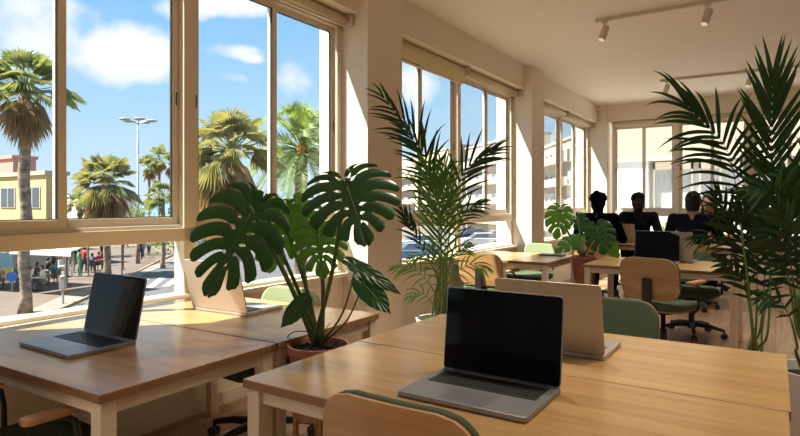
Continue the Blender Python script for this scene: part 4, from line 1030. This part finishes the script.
# café furniture and people
CTB = mat('cafe_table_white', (0.7, 0.68, 0.64), 0.5)
def cafe_table(px, py, i):
    p = atz(px, py, ZG); t = thing('cafe_table', 'small round white café table under the awnings', 'table', (p.x, p.y, ZG), 0, 'café tables on the pavement')
    b = B(); lathe(b, [(0.36, 0.70), (0.36, 0.73)], seg=18); obj('tabletop', b, CTB, t)
    b = B(); tube(b, [(0, 0, 0.02), (0, 0, 0.70)], 0.03, 8); obj('pedestal', b, DGREY, t); b = B(); lathe(b, [(0.22, 0), (0.20, 0.03)], seg=14); obj('foot', b, DGREY, t)
for i, q in enumerate(((3, 289), (24, 289), (38, 291), (49, 283), (57, 278), (94, 271))): cafe_table(*q, i)
def cafe_chair():
    t = thing('cafe_chair', 'dark café chair with someone seated, under the awnings', 'chair', (0, 0, ZG), 0, 'café chairs on the pavement')
    b = B(); slab(b, 0.44, 0.42, 0.43, 0.46, 0.05); obj('seat', b, DGREY, t); b = B(); box(b, -0.21, 0.21, -0.24, -0.21, 0.50, 0.86); obj('backrest', b, DGREY, t)
    for sx in (-1, 1):
        for sy in (-1, 1):
            b = B(); tube(b, [(sx*0.19, sy*0.18-0.01, 0), (sx*0.19, sy*0.18-0.01, 0.43 if sy > 0 else 0.86)], 0.014, 6); obj('leg', b, DGREY, t)
    return t
cols = {'white': (0.75, 0.74, 0.72), 'teal': (0.05, 0.22, 0.20), 'green': (0.06, 0.25, 0.14), 'navy': (0.03, 0.05, 0.11), 'black': (0.02, 0.02, 0.02), 'red': (0.40, 0.05, 0.04), 'tan': (0.42, 0.28, 0.16), 'grey': (0.25, 0.25, 0.26), 'pale blue': (0.35, 0.48, 0.62), 'pink': (0.55, 0.28, 0.28), 'purple': (0.16, 0.10, 0.22)}
def cloth(c): return mat('cloth_'+c.replace(' ', '_'), cols[c], 0.9)
sitp = person('x', (0, 0, ZG), 0, 'sit', SK, cloth('white'), cloth('navy'), HBR, vox=0.03)
stdp = person('x', (0, 0, ZG), 0, 'stand', SK, cloth('white'), cloth('navy'), HB, vox=0.03)
cch = cafe_chair(); first = [True, True, True]
def street_person(pose, px, py, rz, top, bottom, label):
    p = atz(px, py, ZG); src, k = (sitp, 0) if pose == 'sit' else (stdp, 1)
    if first[k]: o = src; first[k] = False; o.location = (p.x, p.y, ZG); o.rotation_euler = (0, 0, rz); o['label'] = label
    else: o = dup(src, (p.x, p.y, ZG), rz, label)
    o['pending'] = 1
    for ch in o.children:
        nm = ch.name.split('.')[0]
        c = {'shirt': top, 'trousers': bottom}.get(nm)
        if c: ch.material_slots[0].link = 'OBJECT'; ch.material_slots[0].material = cloth(c)
    if pose == 'sit':
        if first[2]: first[2] = False; cch.location = (p.x, p.y, ZG); cch.rotation_euler = (0, 0, rz)
        else: dup(cch, (p.x, p.y, ZG), rz)
    del o['pending']
for a in (('sit', 17, 288, 0.4, 'teal', 'navy', 'seated café customer in teal just left of the thick palm trunk'),
          ('sit', -2, 290, 0.9, 'tan', 'grey', 'seated café customer in tan at the left edge'),
          ('sit', 31, 291, 2.2, 'white', 'tan', 'seated café customer in white just right of the thick palm trunk'),
          ('sit', 36, 286, -0.6, 'navy', 'black', 'seated café customer in navy between two in white'),
          ('sit', 44, 290, 2.6, 'white', 'grey', 'seated café customer in white nearest the parking meter'),
          ('sit', 47, 279, 0.2, 'black', 'navy', 'seated café customer in black at the rear table'),
          ('sit', 54, 284, 2.0, 'teal', 'tan', 'seated café customer in teal beside the parking meter'),
          ('sit', 60, 277, -1.0, 'pale blue', 'white', 'seated café customer in pale blue behind the parking meter'),
          ('stand', 70, 277, 1.2, 'grey', 'white', 'walker in a grey top right of the white awning pole'),
          ('stand', 74, 273, -1.0, 'black', 'tan', 'walker in a black top, left of the person in green'),
          ('stand', 80, 277, 2.6, 'green', 'green', 'standing person dressed all in green'),
          ('stand', 84, 273, 0.4, 'red', 'navy', 'walker in a red top beside the person in green'),
          ('sit', 92, 273, 0.9, 'purple', 'black', 'seated customer in purple right of the white pole'),
          ('sit', 98, 271, -1.2, 'red', 'black', 'seated customer in red above the left laptop'),
          ('stand', 103, 266, 2.0, 'black', 'black', 'standing person in black next to the bushy palm trunk'),
          ('stand', 140, 260, 0.5, 'navy', 'black', 'distant pedestrian in navy left of the street tree'),
          ('stand', 143, 258, 2.5, 'pink', 'navy', 'distant pedestrian in pink right of the street tree'),
          ('stand', 149, 256, 1.5, 'white', 'navy', 'distant pedestrian in white near the zebra crossing')):
    street_person(*a)
# parked cars
TYRE = mat('tyre', (0.02, 0.02, 0.02), 0.8)
def car(label, px, py, rz, col):
    p = atz(px, py, ZG); t = thing('car', label, 'car', (p.x, p.y, ZG), rz); m = mat('paint_'+'_'.join('%d' % (c*100) for c in col), col, 0.25, coat=0.6)
    prof = [(-2.1, 0.35), (-2.1, 0.72), (-1.95, 0.92), (-1.1, 1.0), (2.0, 0.95), (2.12, 0.7), (2.12, 0.35)]
    def ext(b, pr, w0, w1):
        n_ = len(pr); A_ = [b.verts.new((x, -w0 if z < 1.01 else -w1, z)) for x, z in pr]; D_ = [b.verts.new((x, w0 if z < 1.01 else w1, z)) for x, z in pr]
        b.faces.new(A_); b.faces.new(D_[::-1])
        for i in range(n_): b.faces.new((A_[i], D_[i], D_[(i+1) % n_], A_[(i+1) % n_]))
    b = B(); ext(b, prof, 0.86, 0.86); obj('body', b, m, t, bevel=0.06)
    b = B(); ext(b, [(-1.15, 0.98), (-0.5, 1.42), (1.3, 1.45), (1.95, 0.96)], 0.80, 0.66); obj('windows', b, BW, t, bevel=0.03)
    b = B(); ext(b, [(-0.5, 1.425), (-0.45, 1.46), (1.25, 1.48), (1.3, 1.44)], 0.67, 0.67); obj('roof', b, m, t)
    for sx in (-1.35, 1.35):
        for sy in (-1, 1):
            b = B(); tube(b, [(sx, sy*0.72, 0.32), (sx, sy*0.88, 0.32)], 0.32, 18); obj('wheel', b, TYRE, t)
car('blue car parked below the middle window', 411, 262, 0.9, (0.06, 0.20, 0.42)); car('white car parked behind the blue one', 417, 250, 0.9, (0.7, 0.7, 0.7))
car('white car seen right of the potted palm', 480, 247, 0.7, (0.72, 0.72, 0.70)); car('grey car beyond the white one, right of the palm', 496, 243, 0.7, (0.3, 0.31, 0.33))
car('dark blue car furthest along the street', 470, 241, 0.8, (0.04, 0.07, 0.16)); car('red car far up the street past the zebra crossing', 160, 244, 1.9, (0.45, 0.04, 0.03))
car('pale car far up the street near the mullion', 190, 248, 1.9, (0.6, 0.6, 0.58))

# ------------------------------------------------------------------ light
def cam_setup():
    cd = bpy.data.cameras.new('camera'); cam = bpy.data.objects.new('camera', cd); C.objects.link(cam)
    cd.sensor_width = 36; cd.lens = FPX/800*36; cd.shift_y = -14/800.0; cd.clip_end = 3000; cd.clip_start = 0.02
    cam.location = (0, 0, CAMZ); cam.rotation_euler = (PI/2, 0, TH); bpy.context.scene.camera = cam
cam_setup()
sd = Vector((1, 1.0, -2.3)).normalized()
sl = bpy.data.lights.new('sun', 'SUN'); sl.energy = 9.0; sl.angle = math.radians(0.6); sl.color = (1.0, 0.92, 0.79)
so = bpy.data.objects.new('sun', sl); C.objects.link(so); so.rotation_euler = sd.to_track_quat('-Z', 'Y').to_euler()
for i, (y0, y1, n) in enumerate(BAYS):
    for _ in (0,):
        al = bpy.data.lights.new('window_portal', 'AREA'); al.shape = 'RECTANGLE'; al.size = y1-y0; al.size_y = 2.0; al.cycles.is_portal = True
        ao = bpy.data.objects.new('window_portal', al); C.objects.link(ao); ao.location = (XW-0.08, (y0+y1)/2, 1.78)
        ao.rotation_euler = Vector((1, 0, 0)).to_track_quat('-Z', 'Z').to_euler()
        al.size, al.size_y = y1-y0, 2.1
al = bpy.data.lights.new('window_portal', 'AREA'); al.shape = 'RECTANGLE'; al.size = FX1-FX0; al.size_y = 2.1; al.cycles.is_portal = True
ao = bpy.data.objects.new('window_portal', al); C.objects.link(ao); ao.location = ((FX0+FX1)/2, YF+0.2, 1.78); ao.rotation_euler = Vector((0, -1, 0)).to_track_quat('-Z', 'Z').to_euler()

# ------------------------------------------------------------------ sky: blue gradient with cumulus
w = bpy.data.worlds.new('sky'); bpy.context.scene.world = w; w.use_nodes = True
nt = w.node_tree; n = nt.nodes; l = nt.links; bg = n['Background']
tc = n.new('ShaderNodeTexCoord'); sx = n.new('ShaderNodeSeparateXYZ'); l.new(tc.outputs['Generated'], sx.inputs[0])
gr = n.new('ShaderNodeValToRGB'); e = gr.color_ramp.elements
e[0].position = 0.0; e[0].color = (0.66, 0.80, 0.90, 1); e[1].position = 0.6; e[1].color = (0.16, 0.40, 0.82, 1)
k = e.new(0.14); k.color = (0.44, 0.68, 0.90, 1); k = e.new(0.32); k.color = (0.25, 0.53, 0.90, 1)
l.new(sx.outputs['Z'], gr.inputs[0])
def mathn(op, a, b=None, c=None):
    x = n.new('ShaderNodeMath'); x.operation = op
    for i, v in enumerate((a, b, c)):
        if v is None: continue
        if isinstance(v, (int, float)): x.inputs[i].default_value = v
        else: l.new(v, x.inputs[i])
    return x.outputs[0]
nz = n.new('ShaderNodeTexNoise'); nz.inputs['Scale'].default_value = 9; nz.inputs['Detail'].default_value = 8; nz.inputs['Roughness'].default_value = 0.55
l.new(tc.outputs['Generated'], nz.inputs[0])
total = None
def cloud(px, py, wpx, hpx, amt):
    """a cumulus bank in the direction (px, py), wpx by hpx wide"""
    global total
    d = atd(px, py, 1.0)-Vector((0, 0, CAMZ)); d.normalize()
    az = Vector((d.y, -d.x, 0)).normalized(); up = az.cross(d)
    if up.z < 0: up = -up
    sc = (wpx/FPX, hpx/FPX)
    outs = []
    for ax, s in ((az, sc[0]), (up, sc[1])):
        vm = n.new('ShaderNodeVectorMath'); vm.operation = 'DOT_PRODUCT'; l.new(tc.outputs['Generated'], vm.inputs[0]); vm.inputs[1].default_value = ax
        off = ax.dot(d); q = mathn('SUBTRACT', vm.outputs['Value'], off); outs.append(mathn('POWER', mathn('ABSOLUTE', mathn('DIVIDE', q, s)), 2.0))
    vm = n.new('ShaderNodeVectorMath'); vm.operation = 'DOT_PRODUCT'; l.new(tc.outputs['Generated'], vm.inputs[0]); vm.inputs[1].default_value = d
    front = mathn('GREATER_THAN', vm.outputs['Value'], 0.3)
    r = mathn('ADD', outs[0], outs[1]); v = mathn('MULTIPLY', mathn('SUBTRACT', 1.0, r), amt)
    v = mathn('MULTIPLY', mathn('MAXIMUM', v, -1.0), 1.0)
    v = mathn('SUBTRACT', mathn('MULTIPLY', mathn('ADD', v, 1.0), front), 1.0)
    total = v if total is None else mathn('MAXIMUM', total, v)
for c in ((15, 20, 62, 42, 1.0), (128, 52, 52, 27, 1.15), (228, 3, 48, 13, 1.1), (228, 78, 20, 7, .8), (232, 52, 26, 8, .8), (178, 8, 22, 10, .7),
          (300, 80, 22, 22, 1.0), (325, 5, 40, 16, 1.0), (415, 85, 22, 22, 0.9), (250, 58, 14, 5, .7), (560, 100, 30, 20, .6), (500, 60, 25, 12, .5)):
    cloud(*c)
dens = mathn('ADD', total, mathn('MULTIPLY', mathn('SUBTRACT', nz.outputs['Fac'], 0.5), 4.2))
mr = n.new('ShaderNodeMapRange'); mr.inputs['From Min'].default_value = -0.25; mr.inputs['From Max'].default_value = 1.15; mr.interpolation_type = 'SMOOTHSTEP'
l.new(dens, mr.inputs['Value'])
mx = n.new('ShaderNodeMix'); mx.data_type = 'RGBA'; l.new(mr.outputs[0], mx.inputs[0]); l.new(gr.outputs[0], mx.inputs[6]); mx.inputs[7].default_value = (0.93, 0.94, 0.95, 1)
l.new(mx.outputs[2], bg.inputs[0]); bg.inputs[1].default_value = 0.54

sc = bpy.context.scene
sc.view_settings.view_transform = 'Standard'; sc.view_settings.look = 'None'; sc.view_settings.gamma = 1; sc.view_settings.exposure = 1.15
sc.view_settings.use_curve_mapping = False
sc.cycles.use_denoising = True
sc.cycles.max_bounces = 12; sc.cycles.diffuse_bounces = 6; sc.cycles.transparent_max_bounces = 24; sc.cycles.sample_clamp_indirect = 8
